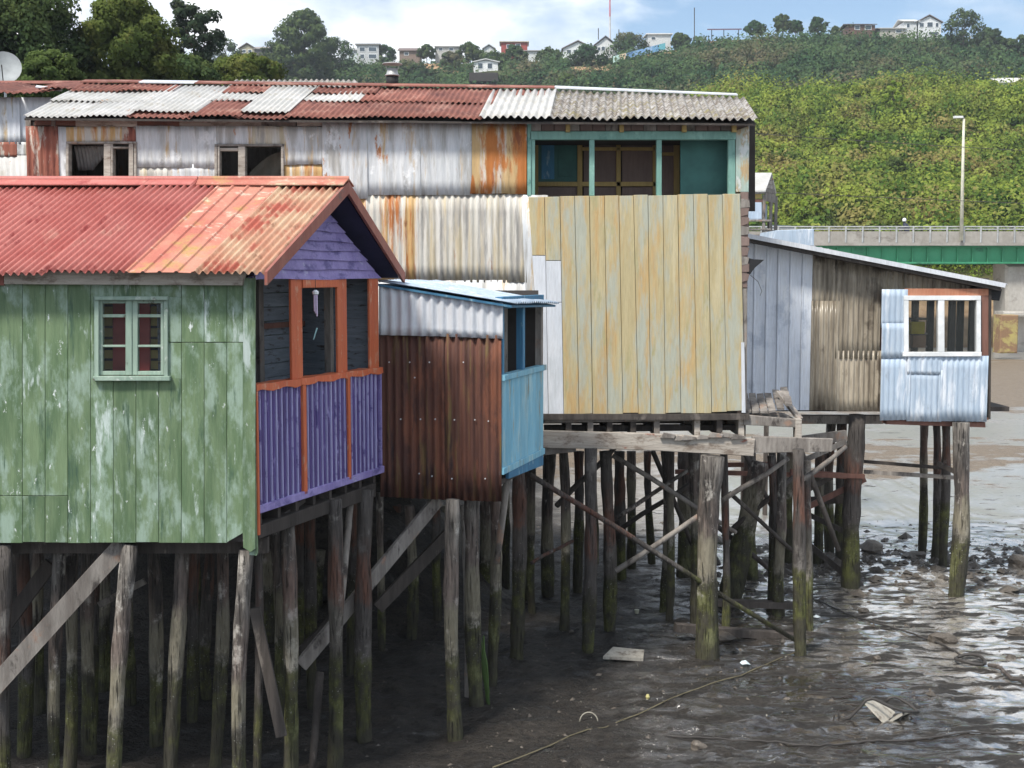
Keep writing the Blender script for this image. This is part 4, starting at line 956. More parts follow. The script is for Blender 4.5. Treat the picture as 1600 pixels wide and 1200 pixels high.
for (x0, x1, mt) in ((XL, -3.3, 'red_roof'), (-3.29, RG.x + .03, 'flat_roof')):
    m = MB(); n_ = 6
    for sgn, V in ((-1, V1.normalized() * -1), (1, V2.normalized())):
        q = [Vector((x0, RG.y, RG.z + .04)), Vector((x1, RG.y, RG.z + .04)), Vector((x1, RG.y, RG.z + .045)) + V * .16 , Vector((x0, RG.y, RG.z + .045)) + V * .16]
        q = [q[0], q[1], Vector((q[2].x if sgn > 0 else x1 - .04, q[2].y, q[2].z)), Vector((x0, q[3].y, q[3].z))]
        m.hexa(q, [v + Vector((0, 0, .012)) for v in q])
    m.tube([(x0, RG.y, RG.z + .045), (x1, RG.y, RG.z + .045)], .028, 8)
    obj('ridge_cap', m, M[mt], roof)
def barge(A, B, w=.15):
    d = Vector((0, 0, -w)); nn = Vector((.03, -.01, 0))
    q = [A + Vector((.0, 0, .015)), B + Vector((0, 0, .015)), B + d, A + d]
    return obj('bargeboard', MB().hexa(q, [v + nn for v in q]), M['barge'], roof)
barge(E0 + Vector((0, 0, .0)), RG, .11); barge(RG, E1, .11)
board('fascia', gh, F((C1.x, yG - .06, 0), (1, 0, 0)), [(6, 444), (378, 446), (383, 424), (6, 420)], -.03, .06, M['pale_wood'])
board('fascia', gh, F((C1.x, yG - .09, 0), (1, 0, 0)), [(-40, 446), (6, 446), (6, 424), (-40, 422)], -.03, 0, M['barge'])
# stilts and braces below
for a, b, w, Y in (((6, 850), (4, 1200), 26, 12.25), ((34, 850), (36, 1200), 24, 14.0), ((92, 850), (88, 1200), 21, 12.6), ((112, 850), (108, 1200), 18, 13.4), ((138, 850), (140, 1200), 22, 14.2), ((150, 900), (152, 1200), 14, 14.8),
                   ((203, 850), (180, 1200), 26, 12.25), ((238, 850), (241, 1160), 22, 14.4), ((284, 850), (264, 1200), 26, 12.7), ((348, 850), (334, 1200), 22, 13.2), ((383, 858), (377, 1200), 26, 12.3), ((402, 850), (398, 1200), 15, 13.0),
                   ((60, 850), (62, 1150), 20, 15.4), ((305, 850), (302, 1130), 20, 15.2), ((200, 860), (204, 1120), 18, 15.8), ((165, 850), (165, 1120), 20, 16.4), ((328, 860), (325, 1100), 20, 16.0)):
    stilt(gh, a, b, w, Y)
for a, b, w in (((449, 820), (450, 1235), 23), ((484, 810), (490, 1105), 21), ((522, 780), (521, 1195), 26), ((572, 765), (571, 1155), 26), ((594, 770), (597, 1022), 13), ((430, 830), (433, 1120), 18), ((552, 770), (548, 1060), 18), ((468, 810), (462, 1060), 16)):
    stilt(gh, a, b, w)
brace(gh, (192, 850, 12.3), (-20, 1085, 12.05), 29, M['grey_wood']); brace(gh, (80, 880, 13.2), (10, 975, 13.2), 22)
brace(gh, (226, 908, 14.2), (155, 945, 14.2), 10, M['grey_wood']); brace(gh, (398, 950, 12.8), (440, 1150, 12.8), 17, M['dark_wood'])
brace(gh, (685, 780, 15.3), (470, 1040, 14.2), 22, M['grey_wood']); brace(gh, (705, 830, 16.0), (590, 950, 15.6), 20, M['dark_wood']); brace(gh, (548, 780, 14.5), (532, 960, 14.2), 11, M['grey_wood'], round_=True)
brace(gh, (500, 1050, 14.0), (488, 1200, 13.6), 14, M['dark_wood'], round_=True); brace(gh, (470, 1020, 15), (560, 930, 15.5), 18)
for yy, dz in ((12.5, 0), (13.9, .15), (15.2, .3)): obj('floor_joist', MB().bar((XL, yy, ZF - .08 + dz), (C1.x + .25 * (yy - 12.2), yy, ZF - .08 + dz), .1, .16), M['dark_wood'], gh)
# wind chime hanging in the porch
wc = P(493, 456, 13.1)
t = thing('wind_chime', 'lilac and white wind chime hanging in the porch window', 'wind chime', wc)
obj('cord', MB().tube([Vector((wc.x, wc.y, TOPV)), wc], .003, 5), M['iron'], t)
obj('cap', MB().tube([wc + Vector((0, 0, .02)), wc, wc - Vector((0, 0, .025))], [.012, .035, .03], 10), M['white_frame'], t)
for dx, l in ((-.012, .17), (.012, .22), (0, .19)): obj('tube', MB().tube([wc + Vector((dx, 0, -.03)), wc + Vector((dx, 0, -.03 - l))], .009, 8), plain('lilac_tube', (.6, .5, .68), .4), t)
tl = P(492, 520, 13.1)
obj('tail', MB().hexa([tl + Vector(v) for v in ((-.02, 0, -.07), (-.01, 0, -.07), (.03, 0, .05), (.015, 0, .05))], [tl + Vector(v) for v in ((-.02, .006, -.07), (-.01, .006, -.07), (.03, .006, .05), (.015, .006, .05))]), plain('turquoise_tail', (.4, .68, .7)), t)

# ------------------------------------------------------------------ brown shack with blue side
yB = 15.1
b1 = F((P(784, 600, yB).x, yB, 0), (1, 0, 0)); B2p = P(848, 600, 16.8)
b2 = F((P(784, 600, yB).x, yB, 0), (B2p.x - P(784, 600, yB).x, 16.8 - yB, 0)); LB = (Vector((B2p.x, 16.8)) - Vector((P(784, 600, yB).x, yB))).length
bs = thing('rusty_shack', 'small dark rusty corrugated shack with sky blue side on stilts', 'shack', (-.9, 15.9, 0), 'stilt houses')
sheet('wall_sheet', bs, b1, 592, 694, (521, 521), (776, 781), M['rust_brown'], .02, .092, .014, ph=.1)
sheet('wall_sheet', bs, b1, 690, 783.5, (521, 524), (781, 784), M['rust_brown'], .028, .092, .014, ph=.4)
sheet('wall_sheet', bs, b1, 592, 786, (446, 474), (523, 529), M['white_sheet'], .05, .118, .016, wob=.003, ragged=.002)
board('inner_wall', bs, b1, [(594, 770), (780, 770), (780, 478), (594, 450)], -.05, -.01, M['wall_dark'], 0)
for i, (px, py) in enumerate([(608, 566), (640, 566), (671, 566), (724, 566), (648, 590), (626, 655), (657, 655), (680, 655), (710, 656), (742, 656), (763, 658), (655, 740), (675, 744), (706, 748), (758, 748)]):
    u, v = b1.uv(px, py, .045); obj('nail_head', MB().tube([b1.pt(u, v, .035), b1.pt(u, v, .05)], .009, 7), M['galv'], bs)
ztop = b2.uv(790, 482)[1]; zr = b2.uv(784, 592)[1]; zr2 = b2.uv(848, 583)[1]; zb_ = b2.uv(780, 742)[1]; zb2 = b2.uv(848, 708)[1]
zr2 = zr; 
for i in range(5):
    a, b = LB * i / 5, LB * (i + 1) / 5
    zl = lambda u: zb_ + (zb2 - zb_) * u / LB
    obj('board', MB().prism(b2, [(a + .002, zl(a)), (b - .002, zl(b)), (b - .002, zr), (a + .002, zr)], -.02, .01 + U(0, .006), .005), M['blue'], bs)
obj('rail', MB().prism(b2, [(-.02, zr - .02), (LB + .02, zr - .02), (LB + .02, zr + .05), (-.02, zr + .05)], -.06, .05, .006), M['blue'], bs)
obj('bottom_trim', MB().prism(b2, [(-.02, zb_ - .01), (LB, zb2 - .01), (LB, zb2 + .07), (-.02, zb_ + .07)], -.04, .035, .005), M['blue'], bs)
obj('lower_skirt', MB().prism(b2, [(.25, zb_ - .1), (LB, zb2 - .16), (LB, zb2 - .02), (.25, zb_ + .0)], -.03, .012, .003), M['deep_blue'], bs)
for a, w, mt in ((.02, .07, 'deep_blue'), (.85, .1, 'deep_blue'), (LB - .08, .08, 'grey_wood')):
    obj('post', MB().prism(b2, [(a, zr + .05), (a + w, zr + .05), (a + w, ztop), (a, ztop)], -.08, .005, .004), M[mt], bs)
obj('header', MB().prism(b2, [(0, ztop), (LB, ztop), (LB, ztop + .14), (0, ztop + .14)], -.08, .015, .005), M['deep_blue'], bs)
for i in range(5): obj('inner_board', MB().prism(b2, [(i * .36, zb_ + .3), (i * .36 + .33, zb_ + .3), (i * .36 + .33, ztop + .1), (i * .36, ztop + .1)], -.5, -.48), M['grey_wood'], bs)
r0 = P(590, 440, yB - .08); r1 = P(806, 474, yB - .12); r2 = P(874, 473.5, 17.0); r3 = Vector((r0.x + r2.x - r1.x, 17.0, r0.z))
m = MB()
rs = obj('roof', MB().hexa([r0 - Vector((0, 0, .05)), r1 - Vector((.05, 0, .05)), r2 - Vector((.05, 0, .05)), r3 - Vector((0, 0, .05))], [v - Vector((0, 0, .025)) for v in (r0, r1 - Vector((.05, 0, 0)), r2 - Vector((.05, 0, 0)), r3)]), M['deep_blue'], bs)
roof_sheet('roof_sheet', rs, r1, r2, r3, r0, M['blue_sheet'], wave=.1, amp=.012, lift=.01)
obj('rear_wall', MB().prism(F((0, 17.0, 0), (1, 0, 0)), [(-1.45, 2.9), (.35, 2.9), (.35, 5.2), (-1.45, 5.2)], -.03, 0), M['wall_dark'], bs)
obj('side_wall', MB().hexa([(-1.53, yB, 2.85), (-1.5, yB, 2.85), (-1.42, 17, 2.85), (-1.45, 17, 2.85)], [(-1.53, yB, 5.25), (-1.5, yB, 5.25), (-1.42, 17, 5.25), (-1.45, 17, 5.25)]), M['wall_dark'], bs)
obj('floor', MB().hexa([(-1.5, yB + .02, 2.9), (-.15, yB + .02, 2.9), (.37, 16.8, 2.9), (-1.4, 16.9, 2.9)], [(-1.5, yB + .02, 2.96), (-.15, yB + .02, 2.96), (.37, 16.8, 2.96), (-1.4, 16.9, 2.96)]), M['dark_wood'], bs)
stilt(bs, (706, 780), (712, 1152), 23); stilt(bs, (738, 775), (748, 1104), 25); stilt(bs, (772, 740), (766, 1072), 19); stilt(bs, (809, 720), (804, 1031), 22); stilt(bs, (722, 790), (728, 1090), 9, mat=M['grey_wood'])
brace(bs, (793, 745, 16.0), (776, 880, 16.2), 12, M['grey_wood'], round_=True)
stilt(bs, (640, 790), (642, 1000), 18); stilt(bs, (680, 790), (684, 985), 16); stilt(bs, (832, 720), (834, 960), 14)
# seaweed strands on the mossy stilt
t = thing('seaweed', 'bright green seaweed hanging down the mossy stilt of the rusty shack', 'seaweed', G(768, 1104))
for i in range(9):
    x_, y_ = 752 + U(-2, 3), 1000 + U(-10, 25)
    pts = [P(x_ + (k * 2.6) + U(-2, 2), y_ + k * 22, 15.75) for k in range(5)]
    obj('strand', MB().tube(pts, [.01, .013, .016, .014, .012], 5), M['algae'], t)

# ------------------------------------------------------------------ the long main house
yM = 18.2
m1 = F((0, yM, 0), (1, 0, 0))
mh = thing('patchwork_house', 'long patchwork house of corrugated sheets with ochre boarded front and teal veranda on stilts', 'house', (-1.5, 19.5, 0), 'stilt houses')
zM0 = m1.uv(1000, 648)[1]; zMt = m1.uv(600, 186)[1]
xm0, xm1 = P(40, 200, yM).x, P(1165, 200, yM).x
# structural skin behind the sheets, open at the windows and the veranda
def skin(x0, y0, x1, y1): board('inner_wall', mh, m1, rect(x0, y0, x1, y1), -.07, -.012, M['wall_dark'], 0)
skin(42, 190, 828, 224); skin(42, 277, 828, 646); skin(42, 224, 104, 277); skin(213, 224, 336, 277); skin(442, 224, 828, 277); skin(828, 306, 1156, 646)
obj('rear_wall', MB().prism(F((0, 22.2, 0), (1, 0, 0)), [(xm0, zM0), (xm1 + .3, zM0), (xm1 + .3, 7.6), (xm0, 7.6)], -.04, 0), M['grey_wood'], mh)
for x_, dx in ((xm0, .06), (xm1 - .06, .06)): obj('end_wall', MB().hexa([(x_, yM, zM0), (x_ + dx, yM, zM0), (x_ + dx + .3, 22.2, zM0), (x_ + .3, 22.2, zM0)], [(x_, yM, 7.6), (x_ + dx, yM, 7.6), (x_ + dx + .3, 22.2, 7.6), (x_ + .3, 22.2, 7.6)]), M['grey_wood'], mh)
obj('floor', MB().box(((xm0 + xm1) / 2, 20.15, zM0 - .02), ((xm1 - xm0) / 2 + .1, 2.05, .04)), M['dark_wood'], mh)
# sheets on the left half
for a, b, t0, t1, b0, b1_, mt, wv, am in (
    (40, 91, 197, 197, 320, 320, 'rust_old', .085, .012), (88, 106, 197, 198, 320, 320, 'galv', .085, .006), (102, 190, 198, 198, 222, 221, 'galv_rust', .085, .008), (187, 214, 198, 198, 222, 222, 'rust_old', .085, .008),
    (212, 338, 197, 197, 262, 262, 'galv', .1, .010), (212, 262, 260, 260, 320, 320, 'galv_yellow', .1, .008), (258, 338, 256, 256, 320, 320, 'galv', .1, .008), (336, 398, 197, 197, 227, 227, 'galv', .1, .006), (394, 446, 197, 197, 227, 227, 'galv_yellow', .1, .008), (441, 506, 198, 198, 257, 257, 'galv', .1, .006), (444, 504, 255, 255, 330, 330, 'galv_rust', .1, .006),
    (503, 574, 186, 186, 310, 310, 'galv', .1, .009), (571, 657, 187, 187, 305, 305, 'galv', .1, .007), (654, 737, 187, 187, 305, 305, 'galv', .1, .005), (734, 823, 191, 193, 303, 303, 'rust_run', .1, .008),
    (540, 657, 303, 303, 440, 440, 'galv_rust', .09, .009), (654, 823, 303, 303, 440, 441, 'galv_yellow', .09, .009),
    (40, 300, 318, 318, 646, 646, 'galv', .1, .01), (298, 546, 318, 318, 646, 646, 'galv_yellow', .1, .01), (540, 828, 438, 438, 646, 646, 'galv', .1, .006), (816, 856, 305, 305, 646, 646, 'galv', .1, .003)):
    sheet('wall_sheet', mh, m1, a, b, (t0, t1), (b0, b1_), M[mt], .01 + U(0, .012) + (.015 if t0 < 200 else .0), wv, am * (.5 if t0 < 265 and mt != 'rust_old' else 1), wob=.005, ragged=.004)
for a, b, c, d, mt in ((40, 186, 48, 198, 'grey_wood'), (54, 188, 120, 196, 'redwood'), (80, 187, 86, 197, 'grey_wood'), (118, 184, 215, 198, 'pale_wood'), (214, 186, 280, 197, 'redwood'), (280, 184, 408, 198, 'pale_wood'), (408, 189, 462, 197, 'grey_wood'), (464, 190, 504, 197, 'pale_wood'), (40, 181, 510, 185, 'dark_wood'), (780, 190, 824, 194, 'pale_wood')):
    board('plank', mh, m1, rect(a, b, c, d), -.01, .012 + U(0, .02), M[mt], .003)
# the two openings
def opening(x0, y0, x1, y1, mull):
    w = board('window', mh, m1, rect(x0, y0, x1, y0 + 3.5), -.06, .07, M['grey_wood'])
    for a, b in ((x0, x0 + 4), (x1 - 4, x1), *mull): board('frame', w, m1, rect(a, y0 + 3.5, b, 300), -.08, .06, M['pale_wood'])
    return w
w = opening(103, 221, 213, 277, [(162, 173), (173.5, 176), (201, 208)])
board('frame', w, m1, rect(174, 229, 206, 232), -.05, .05, M['pale_wood'])
q0 = m1.uv(108, 226); q1 = m1.uv(162, 226)
obj('hanging_sheet', MB().corr(lambda u, v, q: m1.pt(q0[0] + u, q0[1] - v, -.18 - v * .5 + q), q1[0] - q0[0], .05, .008, 'sine', lambda u: 0.0, lambda u: .33 - .25 * max(0, (u / (q1[0] - q0[0]) - .45)) * 1.8 , 4, .01), M['dark_sheet'], mh, True)
w2 = opening(335, 225, 443, 277, [(340, 343), (372, 383)])
board('frame', w2, m1, rect(343, 231, 372, 236), -.05, .05, M['pale_wood'])
q0 = m1.uv(384, 230); W_ = m1.uv(438, 230)[0] - q0[0]; m = MB(); vv = []
for i in range(13):
    for j in range(10):
        a, b = i / 12, j / 9
        top = .03 + .30 * (1 - a) ** 1.6 * 1.0
        z_ = q0[1] - top - b * .5
        vv.append(m1.pt(q0[0] + a * W_, z_, -.25 + .03 * math.sin(9 * b + 5 * a * a)))
m.add(vv, [(i * 10 + j, i * 10 + j + 1, (i + 1) * 10 + j + 1, (i + 1) * 10 + j) for i in range(12) for j in range(9)])
obj('tarpaulin_curtain', m, M['cloth'], mh, True)
# teal veranda
for a, b, c, d, n1, mt, nm in ((824, 191, 830, 306, .03, 'teal', 'jamb'), (828, 205, 1150, 218, .03, 'teal', 'beam'), (921, 218, 929, 306, .012, 'teal', 'post'), (1026, 218, 1034, 306, .012, 'teal', 'post'), (1138, 218, 1149, 306, .014, 'teal', 'post'), (830, 218, 836, 306, .01, 'teal', 'post')):
    board(nm, mh, m1, rect(a, b, c, d), -.09, n1, M[mt], .004)
for i in range(17):
    a = 826 + i * 20; board('eave_board', mh, m1, rect(a + .5, 190 + i * .12, a + 19.5, 204.5), -.02, .0 + U(0, .012), M['hardboard' if i % 3 else 'grey_wood'], .003)
for a in (884, 968, 1066, 1144): board('bracket', mh, m1, rect(a, 190, a + 7, 206), .014, .1, M['mustard'], .004)
NV = -1.15
def vb_(nm, x0, y0, x1, y1, n0, n1, mt): return board(nm, mh, m1, rect(x0, y0, x1, y1), n0, n1, M[mt], .003)
for a, b in ((832, 905), (912, 964), (972, 1022), (1034, 1058)): vb_('wall_panel', a, 222, b, 312, NV - .03, NV, 'hardboard')
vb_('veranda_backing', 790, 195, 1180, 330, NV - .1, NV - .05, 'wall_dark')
vb_('door', 841, 222, 902, 284, NV, NV + .02, 'teal_flat'); vb_('door_panel', 872, 230, 894, 276, NV + .02, NV + .03, 'teal_flat'); vb_('door_panel', 846, 226, 866, 280, NV + .02, NV + .03, 'deep_blue')
for a, b, c, d in ((836, 218, 841, 312), (902, 218, 910, 312), (963, 218, 970, 312), (1053, 218, 1062, 312), (841, 284, 902, 291), (910, 230, 1025, 235), (910, 284, 1025, 291), (1034, 238, 1054, 243), (1020, 218, 1025, 312)):
    vb_('frame', a, b, c, d, NV + .001, NV + .05, 'mustard')
vb_('side_panel', 1063, 216, 1140, 320, -.35, -.32, 'teal_flat')
obj('veranda_floor', MB().box((P(985, 430, yM).x, yM + .6, m1.uv(985, 330)[1]), (1.55, .55, .03)), M['dark_wood'], mh)
obj('veranda_ceiling', MB().box((P(985, 430, yM).x, yM + .6, m1.uv(985, 212)[1]), (1.6, .57, .02)), M['wall_dark'], mh)
# ochre boards
TX = [825.5, 851, 875, 898, 921, 944.5, 967, 990, 1012.5, 1036, 1059, 1083.5, 1106, 1129, 1157]
BX = [848, 857, 881, 905, 926, 950, 973.5, 997.5, 1017, 1040, 1064, 1089, 1112, 1136, 1164]
ty = lambda x: 308 - (x - 825) * .015; by_ = lambda x: 648.5 - (x - 848) * .016
for i in range(14):
    a, b, c, d = TX[i] + .3, TX[i + 1] - .3, BX[i] + .3, BX[i + 1] - .3
    n1 = .045 + (i % 2) * .008
    if i < 2:
        ys = (399, 407)[i]; k = (ys - 308) / 340; xa, xb = a + (c - a) * k, b + (d - b) * k
        board('board', mh, m1, [(xa, ys), (xb, ys), (b, ty(b)), (a, ty(a))], -.005, n1, M['yellow'], .006)
        k2 = (472 - 308) / 340; xc, xd = a + (c - a) * k2, b + (d - b) * k2
        board('board', mh, m1, [(xc, 472), (xd, 472), (xb, ys + .6), (xa, ys + .6)], -.005, n1 - .004, M['white_sheet'], .004)
        board('board', mh, m1, [(c, by_(c)), (d, by_(d)), (xd, 472.8), (xc, 472.8)], -.005, n1 - .006, M['white_sheet'], .004)
    else:
        e0_, e1_ = U(-1.5, 1.5), U(-1, 1)
        board('board', mh, m1, [(c, by_(c) + e0_), (d, by_(d) + e0_ + U(-.6, .6)), (b, ty(b) + e1_), (a, ty(a) + e1_)], -.005, n1 + U(-.004, .004), M['yellow'], .004)
        for yy in (330, 420, 520, 625):
            k = (yy - 308) / 340; u, v = m1.uv((a + b) / 2 + ((c + d) / 2 - (a + b) / 2) * k + U(-3, 3), yy + U(-5, 5), .05); obj('nail_head', MB().tube([m1.pt(u, v, n1 - .004), m1.pt(u, v, n1 + .003)], .006, 6), M['yellow'], mh)
board('edge_flashing', mh, m1, [(1159, 645), (1165, 645), (1163, 535), (1158, 535)], .06, .066, M['white_sheet'], .001)
board('corner_post', mh, m1, [(1150, 300), (1170, 300), (1171, 196), (1150, 204)], -.14, .03, M['peel'], .006)
board('corner_post', mh, m1, [(1158, 450), (1168, 450), (1170, 300), (1157, 300)], -.14, .03, M['hardboard'], .01)
board('corner_post', mh, m1, [(1160, 640), (1167, 640), (1168, 450), (1159, 450)], -.14, .02, M['grey_wood'], .01)
for i in range(9): 
    y_ = 310 + i * 15 + U(-3, 3); board('shingle', mh, m1, [(1157, y_ + 13), (1170 + U(-2, 2), y_ + 11 + U(-2, 2)), (1171, y_), (1158, y_ - 2)], .03, .045 + U(0, .01), M['grey_wood' if i % 3 == 0 else 'hardboard'], .003)
board('torn_sheet', mh, m1, [(1164, 426), (1171, 430), (1180, 418), (1194, 406), (1178, 405), (1164, 402)], .02, .028, M['black_tar'], 0)
obj('loose_wire', MB().tube([m1.pt(*m1.uv(px, py), .02) for px, py in ((1172, 430), (1184, 440), (1190, 455), (1187, 462))], .004, 5), M['iron'], mh)
# roof
def rp(px, t, lift=0.0):
    e = P(px, 181 + (px - 40) * .0073, 17.93)
    px2 = px + .1 * (965 - px); r = P(px2, np.interp(px2, [0, 184, 860, 1000, 1180], [133, 134, 143, 149, 156]), 19.95)
    p = e.lerp(r, t); p.z += lift; return p
mroof = obj('roof', MB().hexa([rp(38, 0, -.06), rp(1181, 0, -.06), rp(1181, 1, -.06), rp(38, 1, -.06)], [rp(38, 0, -.035), rp(1181, 0, -.035), rp(1181, 1, -.035), rp(38, 1, -.035)]), M['dark_wood'], mh)
RS = [(36, 120, 0, .47, 'grey_roof', 0), (116, 202, 0, .46, 'grey_roof', .012), (60, 210, .42, .78, 'grey_roof', .03), (36, 64, .42, .8, 'grey_roof', .024), (40, 130, .72, 1, 'rust_roof', .045), (128, 214, .73, 1, 'rust_roof', .05),
      (196, 300, 0, .2, 'rust_roof', .004), (200, 299, .09, .98, 'grey_roof', .04), (292, 374, 0, .52, 'rust_roof', .014), (296, 376, .46, .78, 'grey_roof', .034), (298, 372, .7, 1, 'rust_roof', .05),
      (366, 450, 0, .2, 'rust_roof', .0), (369, 447, .09, .98, 'grey_roof', .045), (444, 560, 0, .56, 'rust_roof', .012), (446, 540, .5, .8, 'grey_roof', .034), (448, 556, .74, 1, 'rust_roof', .05),
      (538, 650, .5, 1, 'rust_roof', .03), (556, 655, 0, .56, 'rust_roof', .012), (650, 754, 0, .52, 'rust_roof', .02), (646, 760, .46, 1, 'rust_roof', .036), (754, 860, .78, 1, 'rust_roof', .02),
      (748, 860, -.01, .95, 'cement_roof', .045), (856, 968, 0, .96, 'cement_roof', .035), (964, 1076, -.01, .96, 'cement_roof', .05), (1072, 1184, 0, .95, 'cement_roof', .04), (860, 1180, .76, 1, 'rust_roof', .0)]
for a, b, t0, t1, mt, lf in RS:
    big = mt == 'cement_roof'
    roof_sheet('roof_sheet', mroof, rp(a, t0), rp(b, t0 + U(-.015, .015)), rp(b, t1), rp(a, t1), M['grey_roof' if (a == 748) else mt], wave=.105 if big else .082, amp=.020 if big else .0125, lift=lf, wob=.007, rows=3)
for a, b, mt in ((38, 140, 'rust_roof'), (139, 236, 'white_sheet'), (235, 560, 'rust_roof'), (559, 858, 'rust_roof'), (856, 1172, 'white_sheet')):
    q = [rp(a, .93, .075), rp(b, .93, .075), rp(b, 1.04, .06), rp(a, 1.04, .06)]
    obj('ridge_cap', MB().hexa(q, [v + Vector((0, 0, .018)) for v in q]), M[mt], mroof)
q = [rp(38, 1), rp(1181, 1), Vector((rp(1181, 1).x + .2, 22.4, 7.6)), Vector((rp(38, 1).x + .2, 22.4, 7.6))]
roof_sheet('roof_sheet', mroof, q[3], q[2], q[1], q[0], M['rust_roof'], wave=.1, lift=.01, rows=3)
# under-floor timbers
board('sill', mh, m1, [(850, 661), (1168, 656), (1168, 647), (850, 651)], -.3, .03, M['grey_wood'], .006)
board('ledger', mh, m1, [(850, 676), (1165, 672), (1165, 664), (850, 665)], -.35, -.2, M['dark_wood'], .004)
for a, mt in ((884, 'dark_wood'), (918, 'grey_wood'), (948, 'dark_wood'), (1022, 'grey_wood'), (1085, 'pale_wood'), (1154, 'pale_wood'), (985, 'dark_wood'), (1120, 'dark_wood')):
    board('joist', mh, m1, rect(a, 655, a + 9, 682), -2.8, .025, M[mt], .004)
board('beam', mh, m1, [(846, 700), (1000, 703), (1178, 713), (1180, 686), (1000, 677), (846, 673)], .03, .12, M['pale_wood'], .008)
board('beam', mh, m1, [(846, 712), (900, 706), (900, 690), (846, 686)], .0, .06, M['grey_wood'], .006)
board('beam', mh, m1, [(1176, 708), (1300, 706), (1302, 686), (1176, 682)], .0, .09, M['grey_wood'], .006)
for i in range(7):
    a = 1030 + i * 19 + U(-6, 6); y_ = 676 + U(-2, 5); board('broken_chip', mh, m1, [(a, y_ + 8), (a + 22, y_ + 9 + U(-2, 2)), (a + 24, y_ + 3), (a + 6, y_)], .12, .15 + U(0, .03), M['grey_wood'], .004)
board('end_post', mh, m1, rect(1243, 655, 1253, 690), -.1, .06, M['pale_wood'], .006)
board('rim_joist', mh, m1, [(1162, 664), (1246, 668), (1246, 656), (1162, 648)], -.9, .05, M['grey_wood'], .006)
# broken deck with plank pieces beside the ochre wall
zdk = m1.uv(1200, 646)[1]
for i in range(6):
    for j in range(3):
        x0_ = P(1166, 430, yM).x + i * .118 + j * .045; y0_ = yM + .02 + j * .34
        lift = .04 * j + (.05 * (i - 3) if i > 3 else 0)
        m = MB(); q = [(x0_, y0_, zdk + lift), (x0_ + .105, y0_ + U(-.02, .02), zdk + lift + U(-.01, .02)), (x0_ + .14, y0_ + .30, zdk + lift + .09), (x0_ + .04, y0_ + .30, zdk + lift + .09 + U(-.01, .01))]
        m.hexa(q, [(x, y, z + .03) for x, y, z in q]); obj('deck_plank', m, M['grey_wood'], mh)
m = MB().bar(P(1216, 612, yM + .5), P(1250, 655, yM + .1), .10, .04); obj('deck_plank', m, M['grey_wood'], mh)
# stilts
for a, b, w in (((880, 706), (880, 985), 17), ((924, 700), (919, 1016), 20), ((947, 705), (952, 988), 22), ((1040, 705), (1036, 955), 15), ((1048, 706), (1046, 968), 12), ((1112, 712), (1105, 1027), 33),
                ((1248, 702), (1253, 1022), 22), ((1222, 700), (1214, 962), 16), ((1206, 700), (1203, 955), 13), ((1262, 720), (1266, 985), 12), ((1206, 712), (1222, 962), 12),
                ((905, 705), (902, 925), 16), ((968, 705), (972, 905), 18), ((986, 705), (985, 890), 14), ((1085, 705), (1086, 975), 18), ((1070, 705), (1068, 900), 26), ((1012, 705), (1020, 880), 12), ((860, 705), (858, 930), 22), ((1130, 705), (1132, 985), 12), ((1172, 705), (1176, 905), 22), ((1100, 705), (1098, 885), 22), ((1232, 705), (1236, 880), 16), ((925, 705), (930, 880), 16), ((1280, 690), (1276, 880), 15)):
    stilt(mh, a, b, w)
stilt(mh, (1190, 722), (1140, 935), 34, Y=20.6, w2=30); 
for a, b, w, mt in (((828, 742, 16.9), (1262, 1012, 18.3), 9, 'pile'), ((962, 892, 18.4), (1100, 800, 18.5), 9, 'grey_wood'), ((958, 712, 19), (1150, 832, 19.5), 8, 'grey_wood'), ((1128, 782, 18.7), (1232, 716, 18.7), 8, 'grey_wood'), ((960, 812, 19.4), (1092, 724, 19.6), 7, 'pile'), ((965, 830, 20.5), (1090, 748, 20.5), 8, 'dark_wood'),
                    ((1060, 770, 21), (1215, 900, 20.5), 9, 'dark_wood'), ((870, 790, 20), (960, 700, 21), 9, 'dark_wood'), ((1130, 840, 20.5), (1240, 745, 20.5), 9, 'dark_wood'), ((1250, 700, 20.5), (1310, 860, 21), 9, 'dark_wood'), ((1020, 705, 21.5), (1085, 860, 22), 8, 'dark_wood'), ((1160, 700, 21), (1210, 800, 21), 8, 'dark_wood'), ((1250, 752, 18.6), (1322, 698, 19), 8, 'grey_wood'), ((830, 880, 18), (895, 845, 18.6), 6, 'pile'), ((1140, 770, 19.5), (1260, 880, 20), 7, 'dark_wood')):
    brace(mh, a, b, w, M[mt], round_=True)
brace(mh, (1055, 737, 21.5), (1350, 744, 21.8), 7, M['redwood']); brace(mh, (1060, 728, 24), (1250, 724, 24), 7, M['redwood']); brace(mh, (1055, 980, 18.6), (1250, 996, 18.9), 12, M['dark_wood'], .15); brace(mh, (1090, 940, 19.8), (1240, 946, 20), 10, M['dark_wood'], .15)
for yy in (19.3, 20.6, 21.9): obj('floor_beam', MB().bar((xm0, yy, zM0 - .16), (xm1 + .6, yy, zM0 - .16), .12, .18), M['dark_wood'], mh)
for a, b, w in (((300, 860), (300, 1000), 18), ((420, 860), (420, 1000), 20), ((500, 860), (502, 980), 18), ((560, 860), (560, 990), 18), ((620, 790), (622, 950), 18), ((655, 790), (657, 940), 18), ((690, 790), (690, 930), 16), ((760, 760), (758, 940), 20), ((790, 760), (792, 925), 16), ((822, 720), (822, 935), 18)):
    stilt(mh, a, b, w)

